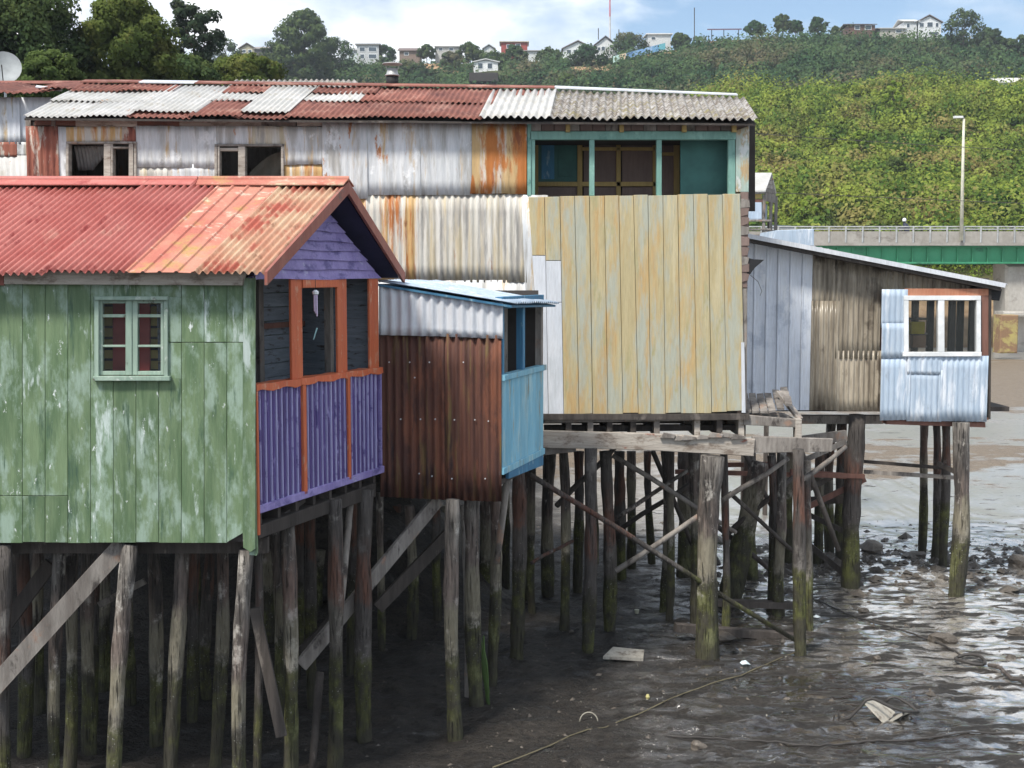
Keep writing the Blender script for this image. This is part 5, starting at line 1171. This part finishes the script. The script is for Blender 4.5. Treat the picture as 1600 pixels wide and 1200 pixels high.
# ------------------------------------------------------------------ chimney, neighbours, dish
t = thing('stove_chimney', 'black stove pipe with silver cowl on the rusted roof', 'chimney', P(613, 138, 20.1))
cp = lambda py: P(613, py - 3, 20.1)
obj('pipe', MB().tube([cp(142), cp(122)], .095, 14), M['black_tar'], t, True)
obj('cowl', MB().tube([cp(122), cp(121), cp(118), cp(110)], [.11, .12, .09, .075], 14), M['metal_grey'], t, True)
obj('cap', MB().tube([cp(103.5), cp(102.5), cp(100)], [.16, .155, .03], 14), M['metal_grey'], t, True)
for dx in (-.08, .08): obj('cap_strut', MB().tube([cp(112) + Vector((dx, 0, 0)), cp(103) + Vector((dx * 1.4, 0, 0))], .008, 5), M['metal_grey'], t)
yN = 21.0; nf = F((0, yN, 0), (1, 0, 0))
t = thing('rusty_roof_hut', 'neighbouring hut with rusted sagging roof at the left edge', 'hut', (-9, 22, 3.2), 'stilt houses')
for a, b, y0, y1, mt in ((-70, 20, 152, 225, 'galv'), (10, 30, 152, 225, 'white_sheet'), (27, 80, 152, 222, 'white_sheet'), (-70, 26, 222, 245, 'rust_old'), (24, 80, 222, 244, 'galv'), (-70, 80, 243, 600, 'grey_roof')):
    sheet('wall_sheet', t, nf, a, b, (y0, y0), (y1, y1), M[mt], U(0, .03), .1, .005)
obj('wall', MB().prism(nf, [(P(-70, 430, yN).x, 3), (P(80, 430, yN).x, 3), (P(80, 430, yN).x, nf.uv(0, 152)[1]), (P(-70, 430, yN).x, nf.uv(0, 152)[1])], -3, -.05), M['wall_dark'], t)
for a, b, y0, y1, mt, lf in ((-75, 22, 146, 131, 'rust_roof', 0), (20, 84, 147, 133, 'rust_roof', .03), (60, 130, 141, 130, 'rust_roof', .02)):
    roof_sheet('roof_sheet', t, P(a, y0, yN - .3), P(b, y0 - (1 if a < 0 else 3), yN - .3), P(b + 45, y1, yN + 1.7), P(a + 75, y1, yN + 1.7), M[mt], lift=lf, wave=.1, wob=.015)
q = [P(-75, 131, yN + 1.6), P(145, 130, yN + 1.6), P(145, 126, yN + 1.75), P(-75, 126, yN + 1.75)]
obj('ridge_cap', MB().hexa(q, [v + Vector((0, .06, -.01)) for v in q]), M['rust_roof'], t)
q = [P(55, 136, yN + .2), P(95, 141, yN + .2), P(97, 138, yN + .3), P(57, 133, yN + .3)]
obj('loose_strip', MB().hexa(q, [v + Vector((0, .02, -.02)) for v in q]), M['white_sheet'], t)
for px in (-40, 30): stilt(t, (px, 600), (px, 690), 20, Y=21.2)
t = thing('grey_roof_hut', 'grey corrugated roof of a hut just behind the patched roof ridge', 'hut', (-4.5, 27, 3.2))
roof_sheet('roof_sheet', t, P(352, 138, 26), P(566, 139, 26), P(558, 125, 28), P(368, 125, 28), M['cement_roof'], wave=.12, amp=.02)
obj('wall', MB().prism(F((0, 26.3, 0), (1, 0, 0)), [(P(356, 430, 26.3).x, 3), (P(560, 430, 26.3).x, 3), (P(560, 430, 26.3).x, P(0, 142, 26.3).z), (P(356, 430, 26.3).x, P(0, 142, 26.3).z)], -3, 0), M['grey_wood'], t)
dc = P(6, 108, 30)
t = thing('satellite_dish', 'pale grey round satellite dish at the left edge', 'satellite dish', dc - Vector((0, 0, 1)))
m = MB(); nrm = Vector((.25, -.92, .3)).normalized(); ua_ = nrm.cross(Vector((0, 0, 1))).normalized(); va_ = ua_.cross(nrm)
for r_ in range(5):
    R_ = .40 * r_ / 4
    for k in range(24):
        a = 2 * math.pi * k / 24; m.v.append(tuple(dc + ua_ * math.cos(a) * max(R_, .005) + va_ * math.sin(a) * max(R_, .005) + nrm * (R_ * R_ * .55)))
for r_ in range(4):
    for k in range(24): m.f.append((r_ * 24 + k, r_ * 24 + (k + 1) % 24, (r_ + 1) * 24 + (k + 1) % 24, (r_ + 1) * 24 + k))
obj('dish', m, plain('dish_grey', (.30, .32, .33), .6), t, True)
obj('receiver_arm', MB().tube([dc - va_ * .38 + nrm * .08, dc + nrm * .42 - va_ * .1], .012, 6), M['iron'], t)
obj('mount', MB().tube([dc - nrm * .02, dc - nrm * .15, dc - nrm * .15 - Vector((0, 0, 1.4))], .03, 8), M['metal_grey'], t)

# ------------------------------------------------------------------ right shed
yR, yX = 21.7, 21.4
r1f = F((0, yR, 0), (1, 0, 0)); rxf = F((0, yX, 0), (1, 0, 0))
sh = thing('white_shed', 'white and pale blue metal shed with sloping roof and white window on stilts', 'shed', (P(1350, 430, yR).x, 23.2, 0), 'stilt houses')
ry = lambda x: 371 + (x - 1175) * (446 - 371) / 395            # roof edge line
wx = [1160, 1178, 1197, 1215, 1234, 1253, 1271]
for a, b in zip(wx[:-1], wx[1:]):
    sheet('wall_sheet', sh, r1f, a, b + 1, (ry(a) + 4, ry(b) + 4), (641, 641), M['lav_sheet'], .02 + U(0, .003), .235, .022, 'rib', wob=.003)
for a, b, y0, y1, n_ in ((1270, 1330, 0, 480, .02), (1268, 1312, 470, 641, .03), (1308, 1378, 0, 560, .035), (1308, 1380, 548, 642, .022), (1376, 1418, 0, 470, .02), (1414, 1470, 0, 470, .03), (1466, 1540, 0, 470, .02)):
    sheet('plastic_sheet', sh, r1f, a, b, ((ry(a) + 5, ry(b) + 5) if y0 == 0 else (y0, y0)), (y1, y1), M['plastic'], n_, .085, .012)
for px in (1272, 1300, 1335, 1352, 1377, 1400, 1430, 1470): board('stud', sh, r1f, [(px, 640 if px < 1380 else 470), (px + 6, 640 if px < 1380 else 470), (px + 6, ry(px) + 8), (px, ry(px) + 8)], -.1, -.01, M['redwood' if px > 1330 else 'grey_wood'], .004)
for y_ in (432, 505, 577): board('girt', sh, r1f, rect(1272, y_, 1378, y_ + 5), -.09, -.012, M['grey_wood'], .003)
obj('floor', MB().box((P(1355, 430, 23.4).x, 23.4, r1f.uv(1300, 644)[1]), (2.2, 1.2, .04)), M['dark_wood'], sh)
# stored things behind the plastic
tag(obj('yellow_cloth', MB().hexa([P(1330, 468, 22.5), P(1352, 472, 22.5), P(1356, 452, 22.6), P(1326, 456, 22.6)], [P(1330, 468, 22.6), P(1352, 472, 22.6), P(1356, 452, 22.7), P(1326, 456, 22.7)]), plain('yellow_cloth', (.7, .42, .05))), 'yellow bundle stored behind the yellowed plastic wall', 'bundle')
tag(obj('storage_crate', MB().hexa([P(1280, 452, 22.5), P(1318, 452, 22.5), P(1318, 452, 23), P(1280, 452, 23)], [P(1280, 436, 22.5), P(1318, 436, 22.5), P(1318, 436, 23), P(1280, 436, 23)]), plain('teal_crate', (.2, .42, .4))), 'pale teal crate stored behind the yellowed plastic wall', 'crate')
tag(obj('storage_crate', MB().hexa([P(1290, 576, 22.5), P(1312, 576, 22.5), P(1312, 576, 22.9), P(1290, 576, 22.9)], [P(1290, 556, 22.5), P(1312, 556, 22.5), P(1312, 556, 22.9), P(1290, 556, 22.9)]), plain('red_crate', (.42, .12, .07))), 'small red crate behind the plastic wall, low on the shelf', 'crate')
obj('rear_wall', MB().prism(F((0, 24.6, 0), (1, 0, 0)), [(P(1165, 430, 24.6).x, 3.1), (P(1372, 430, 24.6).x, 3.1), (P(1372, 430, 24.6).x, 5.5), (P(1165, 430, 24.6).x, 5.8)], -.04, 0), M['grey_wood'], sh)
# bay with the white window
for a, b, y0, y1, n_ in ((1378, 1419, 452, 512, .03), (1378, 1416, 505, 560, .04), (1377, 1424, 556, 657, .03), (1418, 1470, 556, 584, .042), (1418, 1473, 578, 658, .03), (1468, 1545, 556, 658, .036)):
    sheet('wall_sheet', sh, rxf, a, b, (y0, y0), (y1, y1 + (1 if a > 1400 else -1)), M['blue_sheet'], n_, .092, .0085, wob=.002)
board('lintel', sh, rxf, rect(1414, 451, 1546, 462), -.03, .02, weathered('terracotta_paint', (.42, .17, .10), (.5, .24, .15), rough=.7))
win = board('window', sh, rxf, rect(1413, 462, 1533, 469), -.02, .08, M['white_frame'])
for r_ in (rect(1413, 469, 1420, 550), rect(1526, 469, 1533, 550), rect(1411, 550, 1534, 557), rect(1466, 469, 1476, 550)): board('frame', win, rxf, r_, -.02, .075, M['white_frame'], .006)
board('pane', win, rxf, rect(1420, 469, 1466, 550), .02, .025, M['clear'], 0); board('pane', win, rxf, rect(1476, 469, 1526, 550), .03, .035, M['clear'], 0)
board('post', sh, rxf, rect(1534, 452, 1545, 556), -.1, .015, M['redwood']); board('post', sh, rxf, [(1545, 655), (1548, 655), (1549, 448), (1545, 448)], -.12, .03, M['dark_wood'])
for px, Y_ in ((1428, 23.6), (1452, 23.6), (1486, 23.2), (1499, 23.6), (1518, 23.4), (1536, 22.8)): obj('inner_post', MB().prism(F((P(px, 430, Y_).x, Y_, 0), (1, 0, 0)), [(0, 3.1), (.11, 3.1), (.11, 5.35), (0, 5.35)], -.1, 0), M['grey_wood' if px < 1440 else 'dark_wood'], sh)
for y_ in (497, 520, 540): obj('shelf', MB().prism(F((0, 23.5, 0), (1, 0, 0)), [(P(1424, 430, 23.5).x, P(0, y_ + 3, 23.5).z), (P(1452, 430, 23.5).x, P(0, y_ + 3, 23.5).z), (P(1452, 430, 23.5).x, P(0, y_, 23.5).z), (P(1424, 430, 23.5).x, P(0, y_, 23.5).z)], -.3, 0), M['grey_wood'], sh)
for k, (px, py, cc) in enumerate(((1432, 512, (.5, .42, .06)), (1434, 533, (.36, .24, .16)))):
    q = P(px, py, 23.5); tag(obj('storage_box', MB().box(q, (.12, .1, .11)), plain('box_card', cc)), ('yellow box on the upper shelf seen through the white window', 'brown box on the lower shelf seen through the white window')[k], 'box')
obj('bay_floor', MB().hexa([P(1378, 654, yX), P(1545, 656, yX), P(1545, 650, 23.8), P(1378, 648, 23.8)], [P(1378, 650, yX), P(1545, 652, yX), P(1545, 646, 23.8), P(1378, 644, 23.8)]), M['redwood'], sh)
obj('bay_low_wall', MB().prism(F((0, 23.8, 0), (1, 0, 0)), [(P(1380, 430, 23.8).x, 3.1), (P(1540, 430, 23.8).x, 3.1), (P(1540, 430, 23.8).x, 3.95), (P(1380, 430, 23.8).x, 3.95)], -.04, 0), M['grey_wood'], sh)
board('beam', sh, rxf, [(1385, 663), (1540, 668), (1540, 660), (1385, 656)], -.3, -.02, M['redwood'], .006)
# shed roof
RA, RB = P(1168, ry(1168) - 1, yX - .1), P(1570, 446, yX - .1)
RA2, RB2 = RA + Vector((.25, 3.4, 0)), RB + Vector((.25, 3.4, 0))
srf = obj('roof', MB().hexa([v - Vector((0, 0, .09)) for v in (RA, RB - Vector((.06, 0, 0)), RB2, RA2)], [v - Vector((0, 0, .03)) for v in (RA, RB - Vector((.06, 0, 0)), RB2, RA2)]), M['dark_wood'], sh)
for i in range(4):
    a, b = i / 4, (i + 1) / 4 + .01; L_ = lambda q: RA.lerp(RB, q); L2_ = lambda q: RA2.lerp(RB2, q)
    roof_sheet('roof_sheet', srf, L_(a), L_(b), L2_(b), L2_(a), M['white_sheet'], wave=.12, amp=.014, lift=.012 + .01 * (i % 2), wob=.006)
obj('roof_flashing', MB().bar(RA + Vector((0, -.02, .0)), RB + Vector((0, -.02, .0)), .03, .075), M['white_sheet'], srf)
board('eave_block', sh, rxf, [(1525, 462), (1562, 470), (1566, 452), (1525, 444)], -.3, .0, M['black_tar'], .01)
# shed stilts
for a, b, w in (((1340, 648), (1329, 917), 27), ((1502, 660), (1492, 931), 25), ((1445, 660), (1441, 864), 14), ((1463, 660), (1459, 872), 13), ((1478, 660), (1472, 886), 15), ((1300, 655), (1298, 862), 16), ((1316, 660), (1314, 880), 16)):
    stilt(sh, a, b, w)
brace(sh, (1350, 721, 22.3), (1485, 732, 22), 5, M['dark_wood']); brace(sh, (1350, 737, 22.2), (1490, 746, 22), 6, M['grey_wood']); brace(sh, (1465, 724, 22), (1494, 738, 21.8), 7, M['dark_wood'])
brace(sh, (1235, 737, 21.6), (1350, 746, 22), 9, M['redwood']); brace(sh, (1262, 792, 22), (1352, 748, 22), 9, M['redwood']); brace(sh, (1240, 783, 22.3), (1330, 780, 22.3), 12); brace(sh, (1250, 840, 22.5), (1330, 905, 22.3), 9); brace(sh, (1255, 800, 22.6), (1318, 830, 22.6), 8)
brace(sh, (1250, 655, 22.2), (1378, 655, 22.2), 13, M['grey_wood'], .2); brace(sh, (1248, 690, 21.2), (1322, 680, 21.2), 16, M['grey_wood'], .12); brace(sh, (1250, 722, 21), (1322, 690, 21), 8, M['grey_wood']); brace(sh, (1252, 770, 22), (1300, 745, 22), 8)
# little wooden hut behind
yH = 28.0; hf2 = F((0, yH, 0), (1, 0, 0))
t = thing('wooden_hut', 'little gabled wooden lookout hut with grey roof behind the white shed', 'hut', (P(1190, 430, yH).x, yH, 3.5))
def hb(nm, x0, y0, x1, y1, n0, n1, mt): return board(nm, t, hf2, rect(x0, y0, x1, y1), n0, n1, M[mt], .004)
e0, e1 = P(1165, 300, yH - .1), P(1196, 300, yH - .1); k0, k1 = P(1168, 272, yH + .35), P(1206, 272, yH + .35)
q = [e0, e1, k1, k0]; obj('roof', MB().hexa(q, [v + Vector((0, 0, .03)) for v in q]), M['grey_roof'], t)
q = [k0, k1, P(1213, 303, yH + .9), P(1175, 303, yH + .9)]; obj('roof', MB().hexa(q, [v + Vector((0, 0, .03)) for v in q]), M['grey_roof'], t)
gfc = F(P(1196, 300, yH), (P(1212, 300, yH + .8) - P(1196, 300, yH)).to_2d().to_3d())
lg = (P(1212, 300, yH + .8) - P(1196, 300, yH)).to_2d().length; z0_ = P(0, 314, yH).z; za = P(0, 300, yH).z; zk = P(0, 275, yH + .35).z
for i in range(4):
    a = i / 4; b = (i + 1) / 4; zl_ = za + (zk - za) * a; zh_ = za + (zk - za) * b
    obj('gable_board', MB().prism(gfc, [(lg / 2 * a, zl_), (lg - lg / 2 * a, zl_), (lg - lg / 2 * b - .001, zh_ - .01), (lg / 2 * b + .001, zh_ - .01)], -.02, .0 + U(0, .01)), M['grey_wood'], t)
obj('gable_board', MB().prism(gfc, [(0, z0_), (lg, z0_), (lg, za - .01), (0, za - .01)], -.02, .01), M['grey_wood'], t)
hb('panel', 1170, 303, 1190, 310, -.03, .0, 'mustard'); hb('panel', 1170, 311, 1192, 316, -.03, .0, 'redwood'); hb('panel', 1170, 316, 1190, 342, -.03, .0, 'blue_sheet'); 
for px, dY in ((1190, 0), (1201, .4), (1209, .75)):
    obj('post', MB().prism(F((P(px, 430, yH + dY).x, yH + dY, 0), (1, 0, 0)), [(0, P(0, 372, yH).z), (.06, P(0, 372, yH).z), (.06, P(0, 304, yH).z), (0, P(0, 304, yH).z)], -.06, 0), M['grey_wood'], t)
obj('back_panel', MB().prism(F((0, yH + .85, 0), (1, 0, 0)), [(P(1172, 430, yH).x, P(0, 341, yH).z), (P(1209, 430, yH).x, P(0, 341, yH).z), (P(1209, 430, yH).x, P(0, 316, yH).z), (P(1172, 430, yH).x, P(0, 316, yH).z)], -.03, 0), M['blue_sheet'], t)
for y_ in (343, 357, 366): hb('rail', 1168, y_, 1205, y_ + 3, -.05, .02, 'grey_wood')
for a, b in ((1170, 1172), (1206, 1209)): obj('lower_post', MB().prism(F((0, yH + .5, 0), (1, 0, 0)), [(P(a, 430, yH).x, 0), (P(b, 430, yH).x + .05, 0), (P(b, 430, yH).x + .05, P(0, 345, yH).z), (P(a, 430, yH).x, P(0, 345, yH).z)], -.1, 0), M['dark_wood'], t)
tag(board('blue_roof_sheet', None, F((0, 26.2, 0), (1, 0, 0)), [(1205, 384), (1272, 384), (1272, 358), (1212, 360)], -1.6, 0, M['blue_sheet'], .01), 'flat blue grey metal panel beside the little wooden hut', 'metal panel')

# ------------------------------------------------------------------ things on the mud
def rock(name, label, px, py, r, group='rocks on the mud', mat='rock', flat=.65, tagit=True, verts=None):
    c = G(px, py); c.z = float(mud_z(c.x, c.y)); m = MB(); n1, n2 = 6, 10; ph = [U(0, 6) for _ in range(6)]
    for i in range(n1 + 1):
        for k in range(n2):
            th = math.pi * i / n1; a = 2 * math.pi * k / n2
            d = Vector((math.sin(th) * math.cos(a), math.sin(th) * math.sin(a), math.cos(th)))
            s = 1 + .18 * math.sin(3 * d.x + ph[0]) + .16 * math.sin(4 * d.y + ph[1]) + .14 * math.sin(5 * d.z + ph[2] + 2 * d.x) + U(-.05, .05)
            m.v.append(tuple(c + Vector((d.x * r * s, d.y * r * s * .8, d.z * r * s * flat + r * .2))))
    for i in range(n1):
        for k in range(n2): m.f.append((i * n2 + k, i * n2 + (k + 1) % n2, (i + 1) * n2 + (k + 1) % n2, (i + 1) * n2 + k))
    o = obj(name, m, M[mat])
    return tag(o, label, 'rock', group)
rock('rock', 'large angular rock at the end of the dark cable', 1470, 1002, .19); rock('rock', 'dark rock at the right edge beyond the shed stilts', 1594, 884, .24)
rock('rock', 'small dark rock near the wet patch left of the sunken chair', 1371, 1030, .06); rock('rock', 'flat brown rock between the two right stilts of the ochre front', 1130, 1000, .22, flat=.4)
rock('rock', 'dark rock half way from the large rock to the shed stilt', 1421, 940, .09); rock('rock', 'dark stone at the right edge beside the hoop', 1580, 1028, .07); rock('rock', 'dark pair of stones near the right edge above the hoop', 1588, 990, .12)
rock('rock', 'muddy lump near the bottom edge under the rope', 1092, 1170, .09, flat=.8); rock('rock', 'rock under the shed beside its front stilt', 1365, 862, .22); rock('rock', 'rock between the shed stilts', 1430, 870, .2, flat=.4)
rock('rock', 'dark stone right of the corner stilt of the shed', 1350, 955, .08)
sl = G(975, 1030)
tag(obj('flat_slab', MB().hexa([sl + Vector(v) for v in ((-.30, -.06, .02), (.26, -.10, .0), (.30, .16, .03), (-.14, .20, .06))], [sl + Vector(v) for v in ((-.30, -.06, .06), (.26, -.10, .05), (.30, .16, .09), (-.14, .20, .12))]), M['cushion']), 'pale flat slab lying on the mud under the ochre front', 'slab')
def scatter(name, label, cnt, fx, fy, rr, mat, cat):
    m = MB()
    for _ in range(cnt):
        x_, y_ = fx(), fy(); z_ = float(mud_z(x_, y_)); r = rr(); a = U(0, 3)
        ca, sa = math.cos(a), math.sin(a); e = U(.35, .9)
        pts = [(r, 0, 0), (0, r * e, 0), (-r, 0, 0), (0, -r * e, 0)]
        v = [(x_ + p * ca - q * sa, y_ + p * sa + q * ca, z_ - .01 + U(0, .3) * r) for p, q, _ in pts] + [(x_ + U(-.2, .2) * r, y_ + U(-.2, .2) * r, z_ + r * U(.35, .7))]
        m.add(v, [(0, 1, 4), (1, 2, 4), (2, 3, 4), (3, 0, 4)])
    o = obj(name, m, M[mat]); o['kind'] = 'stuff'; o['label'] = label; o['category'] = cat
scatter('mud_pebbles', 'dark pebbles and lumps scattered over the mud flat', 2300, lambda: U(-3, 11), lambda: 11 + 17 * random.random(), lambda: abs(random.gauss(0, .02)) + .010, 'rock', 'pebbles')
scatter('shore_rubble', 'rubble and weed lying round the shed stilts', 700, lambda: U(3.5, 11), lambda: random.gauss(23.6, 1.1), lambda: abs(random.gauss(0, .07)) + .03, 'rock', 'rubble')
scatter('mud_shells', 'tiny pale shells and litter specks on the mud', 90, lambda: U(-1, 7), lambda: U(13, 21), lambda: U(.008, .018), 'shell', 'shells')
def ground_line(pts, r, mat, lift=.01):
    out = []
    for (a, b) in zip(pts[:-1], pts[1:]):
        for k in range(6):
            q = k / 6; g = G(a[0] + (b[0] - a[0]) * q, a[1] + (b[1] - a[1]) * q); g.z = float(mud_z(g.x, g.y)) + lift + r; out.append(g)
    g = G(*pts[-1]); g.z = float(mud_z(g.x, g.y)) + lift; out.append(g)
    return MB().tube(out, r, 6)
rp_pts = [G(780, 1200), G(900, 1150)]
m = MB(); pts = []
A_, B_ = G(770, 1206) + Vector((0, 0, .05)), P(1256, 1022, 18.1) + Vector((0, 0, .06))
for i in range(21):
    q = i / 20; p_ = A_.lerp(B_, q); p_.z = max(p_.z - .10 * math.sin(q * math.pi), float(mud_z(p_.x, p_.y)) + .015) + .01 * math.sin(i); pts.append(p_)
tag(obj('mooring_rope', MB().tube(pts, .009, 6), M['rope'], None, True), 'old tan rope running from the corner stilt across the mud', 'rope')
tag(obj('dark_cable', ground_line([(1268, 938), (1330, 962), (1400, 985), (1455, 1002), (1500, 1022)], .016, 'iron'), M['iron']), 'dark cable on the mud leading to the large angular rock', 'cable')
tag(obj('half_buried_line', ground_line([(1040, 1150), (1120, 1153), (1200, 1160), (1280, 1165), (1350, 1158), (1420, 1155), (1500, 1148), (1600, 1146)], .012, 'iron', .0), M['iron']), 'dark half buried line near the bottom of the mud', 'cable')
tag(obj('drift_stick', ground_line([(1545, 1043), (1565, 1050), (1582, 1066), (1600, 1068)], .03, 'iron'), M['dark_wood']), 'dark driftwood stick right of the hoop', 'stick')
c = G(1516, 1036); pts = [c + Vector((.19 * math.cos(a), .22 * math.sin(a), .05 + .02 * math.sin(a * 2))) for a in np.linspace(0, 2 * math.pi, 21)]
tag(obj('metal_hoop', MB().tube(pts, .025, 6, False), M['iron'], None, True), 'dark metal hoop lying in the mud near the right edge', 'hoop')
c = G(920, 1128); pts = [c + Vector((.11 * math.cos(a), .03 * math.sin(a), .11 * math.sin(a))) for a in np.linspace(0, math.pi, 12)]
tag(obj('wire_arch', MB().tube(pts, .008, 5), M['shell'], None, True), 'small pale wire arch sticking out of the mud near the rope', 'wire')
# overturned chair sunk in the mud
cb = G(1390, 1128); Yc = cb.y
t = thing('sunken_chair', 'tubular metal chair with cream seat half sunk in the mud', 'chair', cb)
pp = lambda px, py, dy=0.0: P(px, py, Yc + dy)
obj('frame_tube', MB().tube([pp(1308, 1126, .1), pp(1327, 1122, .05), pp(1345, 1104), pp(1353, 1094), pp(1361, 1091.5), pp(1368, 1093), pp(1390, 1104, -.02), pp(1412, 1111, -.04), pp(1435, 1112.5, 0)], .019, 8), M['iron'], t, True)
obj('frame_tube', MB().tube([pp(1384, 1097, .42), pp(1390, 1090.5, .42), pp(1397, 1089, .42), pp(1404, 1091, .42), pp(1420, 1100, .36), pp(1435, 1112.5, 0)], .018, 8), M['iron'], t, True)
q = [pp(1350, 1099, -.01), pp(1381, 1132, -.06), pp(1400, 1117, .3), pp(1371, 1096, .34)]
obj('seat', MB().hexa(q, [v + Vector((.008, -.0, .022)) for v in q]), M['cushion'], t)
q = [pp(1380, 1132, -.06), pp(1412, 1113, -.03), pp(1424, 1110, .3), pp(1400, 1117, .36)]
obj('backrest', MB().hexa(q, [v - Vector((0, 0, .03)) for v in q]), M['cushion'], t)
obj('leg', MB().tube([pp(1380, 1133, -.06), pp(1400, 1136, .05), pp(1412, 1113, -.03)], .014, 8), M['iron'], t, True)
obj('leg', MB().tube([pp(1302, 1132, .1), pp(1303, 1118, .1), pp(1310, 1110, .1), pp(1311, 1130, .1)], .012, 6), M['iron'], t, True)
for px, py, cc, lab in ((1165, 1041, (.6, .7, .72), 'crumpled pale blue plastic scrap by the thick stilt'), (1148, 1021, (.02, .02, .02), 'black plastic scrap right of the thick stilt'), (1275, 966, (.68, .74, .74), 'white plastic scrap right of the corner stilt'), (995, 957, (.5, .5, .38), 'pale yellow cup standing on the mud between the stilts'), (1012, 1094, (.5, .45, .2), 'tiny yellow ball on the mud beside the rope')):
    c = G(px, py); c.z = float(mud_z(c.x, c.y)); m = MB()
    if 'ball' in lab or 'cup' in lab: m.tube([c, c + Vector((0, 0, .03)), c + Vector((0, 0, .06))], [.018, .028, .016] if 'ball' in lab else [.03, .035, .04], 10)
    else:
        m.add([c + Vector((.09 * math.cos(a) * U(.6, 1), .1 * math.sin(a) * U(.6, 1), U(.0, .05))) for a in np.linspace(0, 5.6, 8)] + [c + Vector((0, 0, .07))], [(i, (i + 1) % 8, 8) for i in range(8)])
    tag(obj('litter', m, plain('litter_plastic', cc, .4)), lab, 'litter', 'litter on the mud')

# ------------------------------------------------------------------ the air
hz = MB().box((0, 330, 50), (420, 380, 53))
o = obj('haze', hz, M['rock']); o['kind'] = 'stuff'
hm = bpy.data.materials.new('haze_air'); hm.use_nodes = True; hn = hm.node_tree; hn.nodes.clear()
ho = hn.nodes.new('ShaderNodeOutputMaterial'); pv = hn.nodes.new('ShaderNodeVolumePrincipled')
pv.inputs['Color'].default_value = (.84, .92, 1, 1); pv.inputs['Density'].default_value = .00028; pv.inputs['Anisotropy'].default_value = .2
hn.links.new(pv.outputs[0], ho.inputs['Volume']); o.data.materials[0] = hm
